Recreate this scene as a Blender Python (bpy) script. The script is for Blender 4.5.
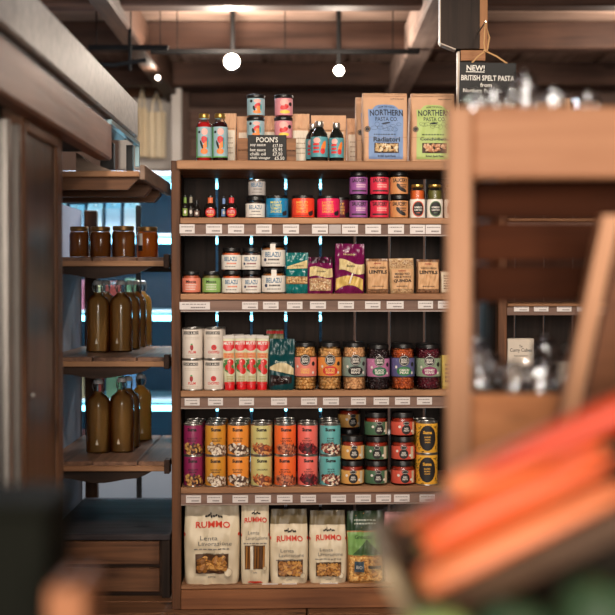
import bpy, bmesh, math, random
from mathutils import Vector, Matrix
random.seed(7)
R = math.radians
scene = bpy.context.scene
col = scene.collection
for o in list(bpy.data.objects):
    bpy.data.objects.remove(o)

# ------------------------------------------------------------------ camera, world, lights, exposure
FPX = 1250.0
PITCH = R(1.2)
CAMZ = 1.03
cam_d = bpy.data.cameras.new('camera')
cam = bpy.data.objects.new('camera', cam_d)
col.objects.link(cam)
cam.location = (0, 0, CAMZ)
cam.rotation_euler = (R(90) - PITCH, 0, 0)
cam_d.sensor_width = 36
cam_d.lens = FPX / 615 * 36
cam_d.clip_start = 0.05
cam_d.dof.use_dof = True
cam_d.dof.focus_distance = 3.93
cam_d.dof.aperture_fstop = 2.9
cam_d.dof.aperture_blades = 0
scene.camera = cam

world = bpy.data.worlds.new('world')
scene.world = world
world.use_nodes = True
world.node_tree.nodes['Background'].inputs[0].default_value = (1.0, 0.88, 0.78, 1)
world.node_tree.nodes['Background'].inputs[1].default_value = 0.35

def area_light(name, loc, target, sx, sy, power, color):
    d = bpy.data.lights.new(name, 'AREA')
    d.shape = 'RECTANGLE'; d.size = sx; d.size_y = sy
    d.energy = power; d.color = color
    o = bpy.data.objects.new(name, d); col.objects.link(o)
    o.location = loc
    o.rotation_euler = (Vector(target) - Vector(loc)).to_track_quat('-Z', 'Y').to_euler()
    return o
def spot_light(name, loc, target, power, color, size=70, blend=0.6, rad=0.06):
    d = bpy.data.lights.new(name, 'SPOT')
    d.energy = power; d.color = color; d.spot_size = R(size); d.spot_blend = blend; d.shadow_soft_size = rad
    o = bpy.data.objects.new(name, d); col.objects.link(o)
    o.location = loc
    o.rotation_euler = (Vector(target) - Vector(loc)).to_track_quat('-Z', 'Y').to_euler()
    return o
area_light('assumed_front_light', (0.3, -4.2, 1.7), (0.1, 3.9, 0.8), 4.0, 2.0, 250, (1.0, 0.92, 0.83))  # assumed soft light behind the camera, unseen, added to light everything from the front
spot_light('added_spot', (-0.45, 1.6, 2.4), (-0.2, 3.95, 0.75), 85, (1.0, 0.87, 0.72), 62, 0.7, 0.12)  # out of view, added to light the left of the shelves from above
spot_light('added_spot', (0.75, 1.6, 2.4), (0.3, 3.95, 0.75), 85, (1.0, 0.87, 0.72), 62, 0.7, 0.12)  # its added counterpart for the right of the shelves, also out of view
spot_light('added_spot', (0.30, -0.6, 2.4), (0.35, 1.5, 1.0), 22, (1.0, 0.82, 0.64), 60, 0.7, 0.05)  # unseen warm spot added to brighten the foreground stand
area_light('aisle_fill_light', (-0.75, 5.2, 2.35), (-0.75, 5.1, 0.0), 0.9, 0.35, 45, (0.78, 0.88, 1.0))  # added cool fill, brightens the nook shelf tops and chiller front

vs = scene.view_settings
vs.view_transform = 'Standard'
vs.look = 'None'
vs.gamma = 1.0
vs.use_curve_mapping = False
vs.exposure = 0.8

# ------------------------------------------------------------------ pixel rays -> world, used to measure the place
def ray(px, py):
    dx = (px - 307.5) / FPX; dy = (307.5 - py) / FPX
    return Vector((dx, math.cos(PITCH) + dy * math.sin(PITCH), -math.sin(PITCH) + dy * math.cos(PITCH)))
def at(px, py, Y):
    r = ray(px, py); t = Y / r.y
    return Vector((0, 0, CAMZ)) + r * t

# ------------------------------------------------------------------ materials (all procedural)
_mats = {}
def lin(c):
    f = lambda v: v / 12.92 if v <= 0.04045 else ((v + 0.055) / 1.055) ** 2.4
    return tuple(f(v / 255.0) for v in c) + (1.0,)
def _new(name):
    m = bpy.data.materials.new(name); m.use_nodes = True
    nt = m.node_tree
    return m, nt, nt.nodes['Principled BSDF']
def mat(c, rough=0.5, metal=0.0, var=0.12, scale=18.0, spec=0.5, bump=0.0):
    key = ('p', c, rough, metal, var, scale, spec, bump)
    if key in _mats: return _mats[key]
    m, nt, b = _new('surface_%d_%d_%d' % c)
    n = nt.nodes.new('ShaderNodeTexNoise'); n.inputs['Scale'].default_value = scale; n.inputs['Detail'].default_value = 4
    tc = nt.nodes.new('ShaderNodeTexCoord'); nt.links.new(tc.outputs['Object'], n.inputs['Vector'])
    mx = nt.nodes.new('ShaderNodeMix'); mx.data_type = 'RGBA'
    L = lin(c)
    mx.inputs[6].default_value = tuple(v * (1 - var) for v in L[:3]) + (1,)
    mx.inputs[7].default_value = tuple(min(1, v * (1 + var)) for v in L[:3]) + (1,)
    nt.links.new(n.outputs['Fac'], mx.inputs[0]); nt.links.new(mx.outputs[2], b.inputs['Base Color'])
    b.inputs['Roughness'].default_value = rough; b.inputs['Metallic'].default_value = metal
    b.inputs['Specular IOR Level'].default_value = spec
    if bump:
        bp = nt.nodes.new('ShaderNodeBump'); bp.inputs['Strength'].default_value = bump; bp.inputs['Distance'].default_value = 0.004
        nt.links.new(n.outputs['Fac'], bp.inputs['Height']); nt.links.new(bp.outputs[0], b.inputs['Normal'])
    _mats[key] = m
    return m
def wood(c1, c2, axis=0, rough=0.55, scale=1.0, knots=0.35, spec=0.18):
    key = ('w', c1, c2, axis, rough, scale, knots, spec)
    if key in _mats: return _mats[key]
    m, nt, b = _new('wood_%d_%d_%d' % c1)
    N, Lk = nt.nodes.new, nt.links.new
    tc = N('ShaderNodeTexCoord'); oi = N('ShaderNodeObjectInfo')
    add = N('ShaderNodeVectorMath'); add.operation = 'ADD'
    sc = N('ShaderNodeVectorMath'); sc.operation = 'SCALE'; sc.inputs[0].default_value = (7, 11, 5)
    Lk(oi.outputs['Random'], sc.inputs['Scale'])
    Lk(tc.outputs['Object'], add.inputs[0]); Lk(sc.outputs[0], add.inputs[1])
    mp = N('ShaderNodeMapping')
    s = [26 * scale] * 3; s[axis] = 1.6 * scale
    mp.inputs['Scale'].default_value = s
    Lk(add.outputs[0], mp.inputs['Vector'])
    n1 = N('ShaderNodeTexNoise'); n1.inputs['Scale'].default_value = 1.6; n1.inputs['Detail'].default_value = 8; n1.inputs['Distortion'].default_value = 0.6
    Lk(mp.outputs[0], n1.inputs['Vector'])
    n2 = N('ShaderNodeTexNoise'); n2.inputs['Scale'].default_value = 3.0; n2.inputs['Detail'].default_value = 3
    Lk(add.outputs[0], n2.inputs['Vector'])
    rp = N('ShaderNodeValToRGB')
    rp.color_ramp.elements[0].position = 0.32; rp.color_ramp.elements[0].color = lin(c2)
    rp.color_ramp.elements[1].position = 0.66; rp.color_ramp.elements[1].color = lin(c1)
    ma = N('ShaderNodeMath'); ma.operation = 'MULTIPLY_ADD'; ma.inputs[1].default_value = 0.65
    mb = N('ShaderNodeMath'); mb.operation = 'MULTIPLY_ADD'; mb.inputs[1].default_value = 0.45; mb.inputs[2].default_value = -0.05
    Lk(n2.outputs['Fac'], mb.inputs[0]); Lk(n1.outputs['Fac'], ma.inputs[0]); Lk(mb.outputs[0], ma.inputs[2]); Lk(ma.outputs[0], rp.inputs['Fac'])
    mk = N('ShaderNodeMapping'); sk = [9 * scale] * 3; sk[axis] = 4.0 * scale; mk.inputs['Scale'].default_value = sk
    Lk(add.outputs[0], mk.inputs['Vector'])
    vo = N('ShaderNodeTexVoronoi'); vo.inputs['Scale'].default_value = 0.8; Lk(mk.outputs[0], vo.inputs['Vector'])
    kr = N('ShaderNodeValToRGB'); kr.color_ramp.elements[0].position = 0.05; kr.color_ramp.elements[0].color = (knots,) * 3 + (1,)
    kr.color_ramp.elements[1].position = 0.13; kr.color_ramp.elements[1].color = (1, 1, 1, 1)
    Lk(vo.outputs['Distance'], kr.inputs['Fac'])
    mu = N('ShaderNodeMix'); mu.data_type = 'RGBA'; mu.blend_type = 'MULTIPLY'; mu.inputs[0].default_value = 1
    Lk(rp.outputs[0], mu.inputs[6]); Lk(kr.outputs[0], mu.inputs[7])
    hv = N('ShaderNodeHueSaturation'); vr = N('ShaderNodeMapRange'); vr.inputs[3].default_value = 0.82; vr.inputs[4].default_value = 1.15
    Lk(oi.outputs['Random'], vr.inputs[0]); Lk(vr.outputs[0], hv.inputs['Value']); Lk(mu.outputs[2], hv.inputs['Color'])
    Lk(hv.outputs[0], b.inputs['Base Color'])
    bp = N('ShaderNodeBump'); bp.inputs['Strength'].default_value = 0.25; bp.inputs['Distance'].default_value = 0.003
    Lk(n1.outputs['Fac'], bp.inputs['Height']); Lk(bp.outputs[0], b.inputs['Normal'])
    b.inputs['Roughness'].default_value = rough; b.inputs['Specular IOR Level'].default_value = spec
    _mats[key] = m
    return m
def glass(c=(255, 255, 255), rough=0.05, refl=0.9):
    key = ('g', c, rough, refl)
    if key in _mats: return _mats[key]
    m = bpy.data.materials.new('clear_glass'); m.use_nodes = True
    nt = m.node_tree; nt.nodes.clear(); N = nt.nodes.new
    out = N('ShaderNodeOutputMaterial'); mx = N('ShaderNodeMixShader'); tr = N('ShaderNodeBsdfTransparent'); gl = N('ShaderNodeBsdfGlossy')
    lw = N('ShaderNodeLayerWeight'); lw.inputs['Blend'].default_value = 0.25
    mt = N('ShaderNodeMath'); mt.operation = 'MULTIPLY'; mt.inputs[1].default_value = refl
    tr.inputs[0].default_value = lin(c); gl.inputs['Roughness'].default_value = rough
    nt.links.new(lw.outputs['Fresnel'], mt.inputs[0]); nt.links.new(mt.outputs[0], mx.inputs[0])
    nt.links.new(tr.outputs[0], mx.inputs[1]); nt.links.new(gl.outputs[0], mx.inputs[2]); nt.links.new(mx.outputs[0], out.inputs[0])
    _mats[key] = m
    return m
def emit(c, strength):
    key = ('e', c, strength)
    if key in _mats: return _mats[key]
    m, nt, b = _new('lit_lamp')
    b.inputs['Base Color'].default_value = lin(c)
    b.inputs['Emission Color'].default_value = lin(c); b.inputs['Emission Strength'].default_value = strength
    _mats[key] = m
    return m
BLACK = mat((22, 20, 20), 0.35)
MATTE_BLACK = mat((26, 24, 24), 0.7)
INK = mat((30, 26, 26), 0.6)
WHITE = mat((226, 218, 208), 0.55, var=0.04)
CREAM = mat((222, 208, 184), 0.55, var=0.05)
CHALK = mat((225, 220, 212), 0.9, var=0.05)
STEEL = mat((190, 186, 180), 0.28, 0.9)
GOLD = mat((186, 150, 80), 0.3, 0.85)
GLASS = glass()
KRAFT = mat((200, 156, 122), 0.75, var=0.10, scale=30, bump=0.2)

# ------------------------------------------------------------------ mesh builder
class MB:
    def __init__(s): s.v = []; s.f = []; s.cuts = []
    def add(s, vs_, fs_):
        k = len(s.v); s.cuts.append((k, len(s.f))); s.v += [tuple(p) for p in vs_]; s.f += [tuple(i + k for i in f) for f in fs_]; return s
    def box(s, x0, x1, y0, y1, z0, z1, bev=0.0):
        b = min(bev, (x1 - x0) * .45, (y1 - y0) * .45, (z1 - z0) * .45)
        if b <= 0:
            vs_ = [(x, y, z) for z in (z0, z1) for y in (y0, y1) for x in (x0, x1)]
            return s.add(vs_, [(0, 2, 3, 1), (4, 5, 7, 6), (0, 1, 5, 4), (2, 6, 7, 3), (0, 4, 6, 2), (1, 3, 7, 5)])
        bm = bmesh.new(); bmesh.ops.create_cube(bm, size=1)
        for v in bm.verts:
            v.co = Vector(((x0 + x1) / 2 + v.co.x * (x1 - x0), (y0 + y1) / 2 + v.co.y * (y1 - y0), (z0 + z1) / 2 + v.co.z * (z1 - z0)))
        bmesh.ops.bevel(bm, geom=bm.edges[:], offset=b, segments=1, affect='EDGES')
        bm.verts.index_update()
        s.add([v.co[:] for v in bm.verts], [tuple(v.index for v in f.verts) for f in bm.faces]); bm.free()
        return s
    def lathe(s, prof, n=24, cx=0, cy=0, a0=None, a1=None, ex=1.0, ey=1.0):
        closed = a0 is None
        A = [2 * math.pi * i / n for i in range(n)] if closed else [a0 + (a1 - a0) * i / n for i in range(n + 1)]
        m = len(A); vs_ = []; fs_ = []
        for r, z in prof:
            for a in A: vs_.append((cx + ex * r * math.sin(a), cy - ey * r * math.cos(a), z))
        for j in range(len(prof) - 1):
            for i in range(m if closed else m - 1):
                i2 = (i + 1) % m
                fs_.append((j * m + i, j * m + i2, (j + 1) * m + i2, (j + 1) * m + i))
        if closed:
            if prof[0][0] > 1e-6: fs_.append(tuple(range(m))[::-1])
            if prof[-1][0] > 1e-6: fs_.append(tuple((len(prof) - 1) * m + i for i in range(m)))
        return s.add(vs_, fs_)
    def tube(s, pts, r, n=8):
        P = [Vector(p) for p in pts]; rr = r if isinstance(r, (list, tuple)) else [r] * len(P)
        vs_ = []; fs_ = []
        for k, p in enumerate(P):
            t = (P[min(k + 1, len(P) - 1)] - P[max(k - 1, 0)]).normalized()
            a = t.orthogonal().normalized() if k == 0 else (a - t * a.dot(t)).normalized()
            b = t.cross(a)
            for i in range(n):
                q = 2 * math.pi * i / n; vs_.append(p + (a * math.cos(q) + b * math.sin(q)) * rr[k])
        for k in range(len(P) - 1):
            for i in range(n):
                i2 = (i + 1) % n; fs_.append((k * n + i, k * n + i2, (k + 1) * n + i2, (k + 1) * n + i))
        fs_.append(tuple(range(n))[::-1]); fs_.append(tuple((len(P) - 1) * n + i for i in range(n)))
        return s.add(vs_, fs_)
    def blob(s, c, ax, rot=None, nu=7, nv=4):
        c = Vector(c); M = rot if rot is not None else Matrix.Identity(3)
        vs_ = [c + M @ Vector((0, 0, -ax[2]))]; fs_ = []
        for j in range(1, nv):
            t = math.pi * j / nv - math.pi / 2
            for i in range(nu):
                a = 2 * math.pi * i / nu
                vs_.append(c + M @ Vector((ax[0] * math.cos(t) * math.cos(a), ax[1] * math.cos(t) * math.sin(a), ax[2] * math.sin(t))))
        vs_.append(c + M @ Vector((0, 0, ax[2]))); T = len(vs_) - 1
        for i in range(nu):
            i2 = (i + 1) % nu
            fs_.append((0, 1 + i2, 1 + i)); fs_.append((T, T - nu + i, T - nu + i2))
            for j in range(nv - 2): fs_.append((1 + j * nu + i, 1 + j * nu + i2, 1 + (j + 1) * nu + i2, 1 + (j + 1) * nu + i))
        return s.add(vs_, fs_)
    def slab(s, pts, y0, y1):
        # polygon in x-z given counter-clockwise seen from -y, extruded y0..y1
        n = len(pts)
        vs_ = [(x, y0, z) for x, z in pts] + [(x, y1, z) for x, z in pts]
        fs_ = [tuple(range(n)), tuple(range(n, 2 * n))[::-1]] + [(i, i + n, (i + 1) % n + n, (i + 1) % n) for i in range(n)]
        return s.add(vs_, fs_)
    def build(s, name, m, parent=None, smooth=False):
        me = bpy.data.meshes.new(name); me.from_pydata(s.v, [], s.f); me.update()
        if smooth:
            me.polygons.foreach_set('use_smooth', [True] * len(me.polygons))
            try: me.set_sharp_from_angle(angle=R(42))
            except Exception: pass
        me.materials.append(m)
        o = bpy.data.objects.new(name, me); col.objects.link(o)
        if parent is not None: o.parent = parent
        return o
def rot3(rx, ry, rz):
    return (Matrix.Rotation(rz, 3, 'Z') @ Matrix.Rotation(ry, 3, 'Y') @ Matrix.Rotation(rx, 3, 'X'))
def rrot(): return rot3(random.uniform(0, 6.28), random.uniform(0, 6.28), random.uniform(0, 6.28))
def tag(o, label=None, cat=None, group=None, kind=None):
    if label: o['label'] = label
    if cat: o['category'] = cat
    if group: o['group'] = group
    if kind: o['kind'] = kind
    return o
def empty(name, loc=(0, 0, 0), rz=0.0):
    o = bpy.data.objects.new(name, None); o.empty_display_size = 0.03
    col.objects.link(o); o.location = loc; o.rotation_euler = (0, 0, rz)
    return o
def kids(o): return [c for c in bpy.data.objects if c.parent == o]
def copy_tree(o, parent=None):
    c = o.copy(); col.objects.link(c); c.parent = parent
    for ch in list(o.children): copy_tree(ch, c)
    return c

# surfaces that print is laid on: (u across, v up, off outwards) -> point in the thing's own space
def S_cyl(r, cx=0.0, cy=0.0):
    return lambda u, v, off: (cx + (r + off) * math.sin(u / r), cy - (r + off) * math.cos(u / r), v)
def S_flat(y):
    return lambda u, v, off: (u, y - off, v)
_txt = {}
def text_geo(body, bold=0.0):
    k = (body, bold)
    if k in _txt: return _txt[k]
    cu = bpy.data.curves.new('lettering', 'FONT'); cu.body = body; cu.size = 1.0; cu.align_x = 'CENTER'
    cu.resolution_u = 2; cu.offset = bold; cu.fill_mode = 'FRONT'
    ob = bpy.data.objects.new('lettering', cu)
    me = bpy.data.meshes.new_from_object(ob)
    V = [(v.co.x, v.co.y) for v in me.vertices]; F = [tuple(p.vertices) for p in me.polygons]
    bpy.data.objects.remove(ob); bpy.data.curves.remove(cu); bpy.data.meshes.remove(me)
    x0 = min(v[0] for v in V); x1 = max(v[0] for v in V); y0 = min(v[1] for v in V); y1 = max(v[1] for v in V)
    V = [(x - (x0 + x1) / 2, y - (y0 + y1) / 2) for x, y in V]
    _txt[k] = (V, F, x1 - x0, y1 - y0)
    return _txt[k]
class Print:
    """flat print gathered by colour on one surface"""
    def __init__(s, surf): s.surf = surf; s.m = {}; s.dens = 1
    def mb(s, m):
        if m not in s.m: s.m[m] = MB()
        return s.m[m]
    def text(s, body, uc, vc, w, h, m, off=0.0006, bold=0.012, arc=0.0):
        V, F, tw, th = text_geo(body, bold)
        sx = w / tw; sy = h / th
        s.mb(m).add([s.surf(uc + x * sx, vc + y * sy + arc * (1 - (2 * x / tw) ** 2), off) for x, y in V], F)
    def poly(s, pts, m, off=0.0004):
        n = len(pts)
        s.mb(m).add([s.surf(u, v, off) for u, v in pts], [tuple(range(n))])
    def grid(s, u0, u1, v0, v1, m, off=0.0003, nu=8, nv=8, shape=None):
        nu *= s.dens; nv *= s.dens
        vs_ = []
        for j in range(nv + 1):
            for i in range(nu + 1):
                a = i / nu; b = j / nv
                u = u0 + (u1 - u0) * a; v = v0 + (v1 - v0) * b
                if shape: u, v = shape(a, b)
                vs_.append(s.surf(u, v, off))
        fs_ = [(j * (nu + 1) + i, j * (nu + 1) + i + 1, (j + 1) * (nu + 1) + i + 1, (j + 1) * (nu + 1) + i) for j in range(nv) for i in range(nu)]
        s.mb(m).add(vs_, fs_)
    def disc(s, uc, vc, ru, rv, m, off=0.0005, n=16, rings=2, rot=0.0):
        vs_ = [s.surf(uc, vc, off)]; fs_ = []
        c, d = math.cos(rot), math.sin(rot)
        for k in range(1, rings + 1):
            for i in range(n):
                a = 2 * math.pi * i / n; x = ru * k / rings * math.cos(a); y = rv * k / rings * math.sin(a)
                vs_.append(s.surf(uc + x * c - y * d, vc + x * d + y * c, off))
        for i in range(n):
            i2 = (i + 1) % n; fs_.append((0, 1 + i, 1 + i2))
            for k in range(rings - 1): fs_.append((1 + k * n + i, 1 + (k + 1) * n + i, 1 + (k + 1) * n + i2, 1 + k * n + i2))
        s.mb(m).add(vs_, fs_)
    def ring(s, uc, vc, ru, rv, th, m, off=0.0006, n=20):
        vs_ = []; fs_ = []
        for k in (0, 1):
            for i in range(n):
                a = 2 * math.pi * i / n; vs_.append(s.surf(uc + (ru - th * k) * math.cos(a), vc + (rv - th * k) * math.sin(a), off))
        for i in range(n): i2 = (i + 1) % n; fs_.append((n + i, i, i2, n + i2))
        s.mb(m).add(vs_, fs_)
    def lines(s, uc, v0, w, n, pitch, h, m, off=0.0006):
        for k in range(n):
            q = random.uniform(0.75, 1.0); x = -w / 2
            while x < w / 2 * q:
                L = random.uniform(0.06, 0.14) * w
                x2 = min(x + L, w / 2)
                v = v0 - k * pitch
                s.poly([(uc + x, v), (uc + x2, v), (uc + x2, v + h), (uc + x, v + h)], m, off)
                x = x2 + 0.03 * w
    def build(s, parent, name='printed_design'):
        out = []
        for m, mb in s.m.items():
            if 1 < len(mb.cuts) <= 4:
                for q, (k, f0) in enumerate(mb.cuts):
                    k2, f2 = mb.cuts[q + 1] if q + 1 < len(mb.cuts) else (len(mb.v), len(mb.f))
                    out.append(MB().add(mb.v[k:k2], [tuple(i - k for i in f) for f in mb.f[f0:f2]]).build(name, m, parent))
            else:
                out.append(mb.build(name, m, parent))
                if len(mb.cuts) > 4: tag(out[-1], kind='stuff')
        return out

# ------------------------------------------------------------------ the room
SHELF_WOOD = wood((182, 136, 100), (128, 88, 62), 0, 0.55)
SHELF_WOOD_Z = wood((116, 76, 50), (62, 40, 28), 2, 0.55)
RAIL_WOOD = wood((142, 112, 98), (104, 80, 70), 0, 0.5, knots=0.7)
DARK_WOOD_Z = wood((58, 44, 36), (30, 23, 19), 2, 0.6)
DARK_WOOD_X = wood((66, 47, 37), (34, 25, 20), 0, 0.6)
DARK_WOOD_Y = wood((78, 56, 45), (42, 30, 25), 1, 0.6)
MID_WOOD_X = wood((116, 78, 52), (58, 38, 27), 0, 0.5)
MID_WOOD_Z = wood((104, 70, 48), (46, 31, 23), 2, 0.45)
MID_WOOD_Y = wood((132, 108, 92), (84, 68, 60), 1, 0.5)
PINE_X = wood((204, 146, 106), (174, 116, 80), 0, 0.5, scale=1.4, knots=0.7)
PINE_Z = wood((214, 160, 122), (186, 132, 96), 2, 0.5, scale=1.4, knots=0.7)
WALL_PAINT = mat((108, 86, 76), 0.85, var=0.2, scale=3, bump=0.1)
WHITE_PAINT = mat((210, 202, 194), 0.8, var=0.06, scale=5)
CEIL = wood((150, 126, 112), (98, 78, 68), 0, 0.7, scale=0.6)
BEAM = wood((92, 66, 54), (56, 40, 34), 0, 0.65, scale=0.6)
XW, Y0, Y1, ZC = 2.4, -4.6, 8.6, CAMZ + 1.42

fl = MB().box(-XW, XW, Y0, Y1, -0.10, -0.022).build('floor', DARK_WOOD_X); tag(fl, kind='structure')
pm = None
y = 2.6; k = 0
while y < 5.4:
    for x in (-XW, 0.0):
        if pm is None:
            o = MB().box(0, XW - 0.004, 0, 0.136, -0.022, 0.0, 0.003).build('floor_plank', wood((134, 92, 64), (84, 56, 40), 0, 0.45), fl); pm = o
        else:
            o = pm.copy(); col.objects.link(o); o.parent = fl
        o.location = (x, y, 0)
    y += 0.14
ce = MB().box(-XW, XW, Y0, Y1, ZC, ZC + 0.06).build('ceiling', CEIL); tag(ce, kind='structure')
for yy, dz in ((5.78, 0.15), (6.85, 0.15), (8.05, 0.16), (4.6, 0.15), (3.4, 0.15), (1.0, 0.15), (-0.4, 0.15)):
    MB().box(-XW, XW, yy, yy + 0.13, ZC - dz, ZC, 0.008).build('cross_beam', BEAM, ce)
MB().box(0.53, 0.66, 4.75, Y1, ZC - 0.20, ZC - 0.02, 0.01).build('long_beam', wood((168, 146, 134), (120, 100, 92), 1, 0.7, scale=0.7), ce)
MB().box(-0.96, -0.86, 4.75, Y1, ZC - 0.20, ZC - 0.02, 0.01).build('long_beam', DARK_WOOD_Y, ce)
for k in range(9):
    x = -XW + 0.02 + k * 0.53
    MB().box(x, x + 0.50, 6.98, 8.05, ZC - 0.014, ZC, 0.004).build('ceiling_board', wood((170, 146, 132), (118, 98, 88), 1, 0.7, scale=0.7), ce)
wl = MB().box(-XW - 0.1, -XW, Y0, Y1, 0, ZC).build('wall_left', WALL_PAINT); tag(wl, kind='structure')
wr = MB().box(XW, XW + 0.1, Y0, Y1, 0, ZC).build('wall_right', WALL_PAINT); tag(wr, kind='structure')
wb = MB().box(-XW, XW, Y1, Y1 + 0.1, 0, ZC).build('wall_back', WALL_PAINT); tag(wb, kind='structure')
# panelling on the back wall
for (xa, ya, xb, yb, m) in ((128, 76, 172, 97, MID_WOOD_X), (120, 99, 171, 170, WHITE_PAINT), (190, 92, 470, 108, BEAM), (190, 112, 470, 132, wood((124, 96, 84), (86, 66, 58), 0, 0.7)), (190, 136, 470, 158, wood((124, 96, 84), (86, 66, 58), 0, 0.7))):
    a = at(xa, yb, Y1); b = at(xb, ya, Y1)
    MB().box(a.x, b.x, Y1 - 0.03, Y1, a.z, b.z, 0.005).build('wall_panel', m, wb)
a = at(171, 165, 8.2); b = at(181, 82, 8.2)
pl = MB().box(a.x, b.x, 8.2, 8.27, 0.0, b.z, 0.006).build('trim_1', WHITE_PAINT); tag(pl, kind='structure')

# ------------------------------------------------------------------ main shelf unit and its frame
YAW = R(2.4)
EX = Vector((math.cos(YAW), math.sin(YAW), 0)); EY = Vector((-math.sin(YAW), math.cos(YAW), 0))
U0 = at(172, 603, 3.9); U0.z = 0
def upx(px, py, d):
    """pixel -> (x along the unit, z) on the plane d behind the unit's front"""
    r = ray(px, py); P0 = Vector((0, 0, CAMZ))
    t = (d - (P0 - U0).dot(EY)) / r.dot(EY)
    P = P0 + r * t
    return (P - U0).dot(EX), P.z
def uw(lx, d, z): return U0 + EX * lx + EY * d + Vector((0, 0, z))
UD = 0.34
W1 = upx(471, 400, 0)[0]
unit = tag(empty('shelf_unit', U0, YAW), 'tall open wooden shelf unit filled with jars, tins and pasta bags', 'shelf unit')
ROWPY = [160.5, 217.6, 293.7, 390.8, 487.4, 585.5]
ROWZ = [upx(185, p, 0)[1] for p in ROWPY]
zt = ROWZ[0]
TH = 0.019
MB().box(0, 0.028, 0, 0.05, 0, zt, 0.002).build('post', SHELF_WOOD_Z, unit)
MB().box(W1 - 0.028, W1, 0, 0.05, 0, zt - 0.03, 0.002).build('post', SHELF_WOOD_Z, unit)
MB().box(0.002, 0.022, 0.05, UD, 0, zt - 0.005, 0.002).build('side_panel', DARK_WOOD_Z, unit)
MB().box(W1 - 0.022, W1 - 0.002, 0.05, UD, 0, zt - 0.03, 0.002).build('side_panel', DARK_WOOD_Z, unit)
MB().box(0.018, W1, -0.014, UD, zt - 0.028, zt, 0.003).build('top_board', SHELF_WOOD, unit)
for k in range(1, 5):
    z = ROWZ[k]
    b = MB().box(0.0285, W1 - 0.0285, -0.006, UD - 0.016, z - TH, z, 0.002).build('shelf_board', SHELF_WOOD, unit)
    MB().box(0.0285, W1 - 0.0285, 0.002, 0.014, z - TH - 0.034, z - TH - 0.001, 0.001).build('label_rail', RAIL_WOOD, b)
    MB().box(0.0285, W1 - 0.0285, -0.003, 0.003, z - TH - 0.0375, z - TH - 0.034).build('rail_lip', mat((150, 128, 116), 0.3, var=0.1), b)
z = ROWZ[5]
MB().box(0.0285, W1 - 0.0285, 0.0, UD - 0.016, z - 0.012, z, 0.002).build('shelf_board', SHELF_WOOD, unit)
MB().box(0.0285, W1 - 0.0285, -0.010, 0.012, 0.002, z - 0.013, 0.002).build('plinth_board', wood((150, 98, 64), (96, 60, 40), 0, 0.5, knots=0.2), unit)
slits = [upx(p, 240, UD)[0] for p in (150, 217, 251.4, 285.7, 320.3, 354.6, 389, 424, 458, 490)]
for a, b in zip(slits[:-1], slits[1:]):
    a = max(a, 0.0222); b = min(b, W1 - 0.023)
    ga = 0.0 if a < 0.03 else 0.0045
    MB().box(a + ga, b - 0.0045, UD - 0.014, UD, 0.02, zt - 0.0283, 0.001).build('back_plank', DARK_WOOD_Z, unit)

# second bay on the right
V0 = upx(498, 400, 0)[0]; W2 = 0.95
unit2 = tag(empty('shelf_unit', uw(V0, 0, 0), YAW), 'wooden shelf unit half hidden behind the blurred display stand', 'shelf unit')
MB().box(0, 0.028, 0, 0.05, 0, zt - 0.03, 0.002).build('post', SHELF_WOOD_Z, unit2)
MB().box(W2 - 0.028, W2, 0, 0.05, 0, zt - 0.03, 0.002).build('post', SHELF_WOOD_Z, unit2)
MB().box(0.002, 0.022, 0.05, UD, 0, zt - 0.03, 0.002).build('side_panel', DARK_WOOD_Z, unit2)
MB().box(-0.01, W2, -0.014, UD, zt - 0.03, zt, 0.003).build('top_board', SHELF_WOOD, unit2)
z2 = upx(515, 303.5, 0)[1]; z3 = upx(515, 393, 0)[1]
for z in (z2, z3, ROWZ[4], ROWZ[5], ROWZ[1]):
    b = MB().box(0.0285, W2 - 0.0285, -0.006, UD - 0.016, z - TH * 0.5, z, 0.002).build('shelf_board', SHELF_WOOD, unit2)
    MB().box(0.0285, W2 - 0.0285, 0.002, 0.014, z - TH * 0.5 - 0.028, z - TH * 0.5 - 0.001, 0.001).build('label_rail', RAIL_WOOD, b)
for k in range(9):
    MB().box(0.024 + k * 0.1, 0.024 + k * 0.1 + 0.094, UD - 0.014, UD, 0.02, zt - 0.032, 0.001).build('back_plank', DARK_WOOD_Z, unit2)

# ------------------------------------------------------------------ price tags in the rails
TAGM = mat((214, 204, 200), 0.5, var=0.05, scale=60)
TAGINK = mat((120, 110, 108), 0.7)
TAGBLANK = mat((168, 156, 152), 0.5)
ORD = ['first', 'second', 'third', 'fourth', 'fifth', 'sixth', 'seventh', 'eighth', 'ninth', 'tenth', 'eleventh', 'twelfth', 'thirteenth']
def price_tag(px0, px1, py0, py1, label, group, blank=False):
    x0, za = upx(px0, py1, 0.0); x1, zb = upx(px1, py0, 0.0)
    w = x1 - x0; h = zb - za
    t = tag(empty('price_tag', uw((x0 + x1) / 2, -0.0005, za), YAW), label, 'price tag', group)
    MB().box(-w / 2, w / 2, 0.0002, 0.0022, 0, h, 0.0004).build('card', TAGBLANK if blank else TAGM, t)
    if not blank:
        p = Print(S_flat(0.0002))
        p.lines(-0.0, h * 0.66, w * 0.82, 1, 0.006, h * 0.10, TAGINK)
        p.lines(w * 0.12, h * 0.20, w * 0.5, 1, 0.006, h * 0.16, TAGINK)
        p.build(t, 'lettering')
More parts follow.
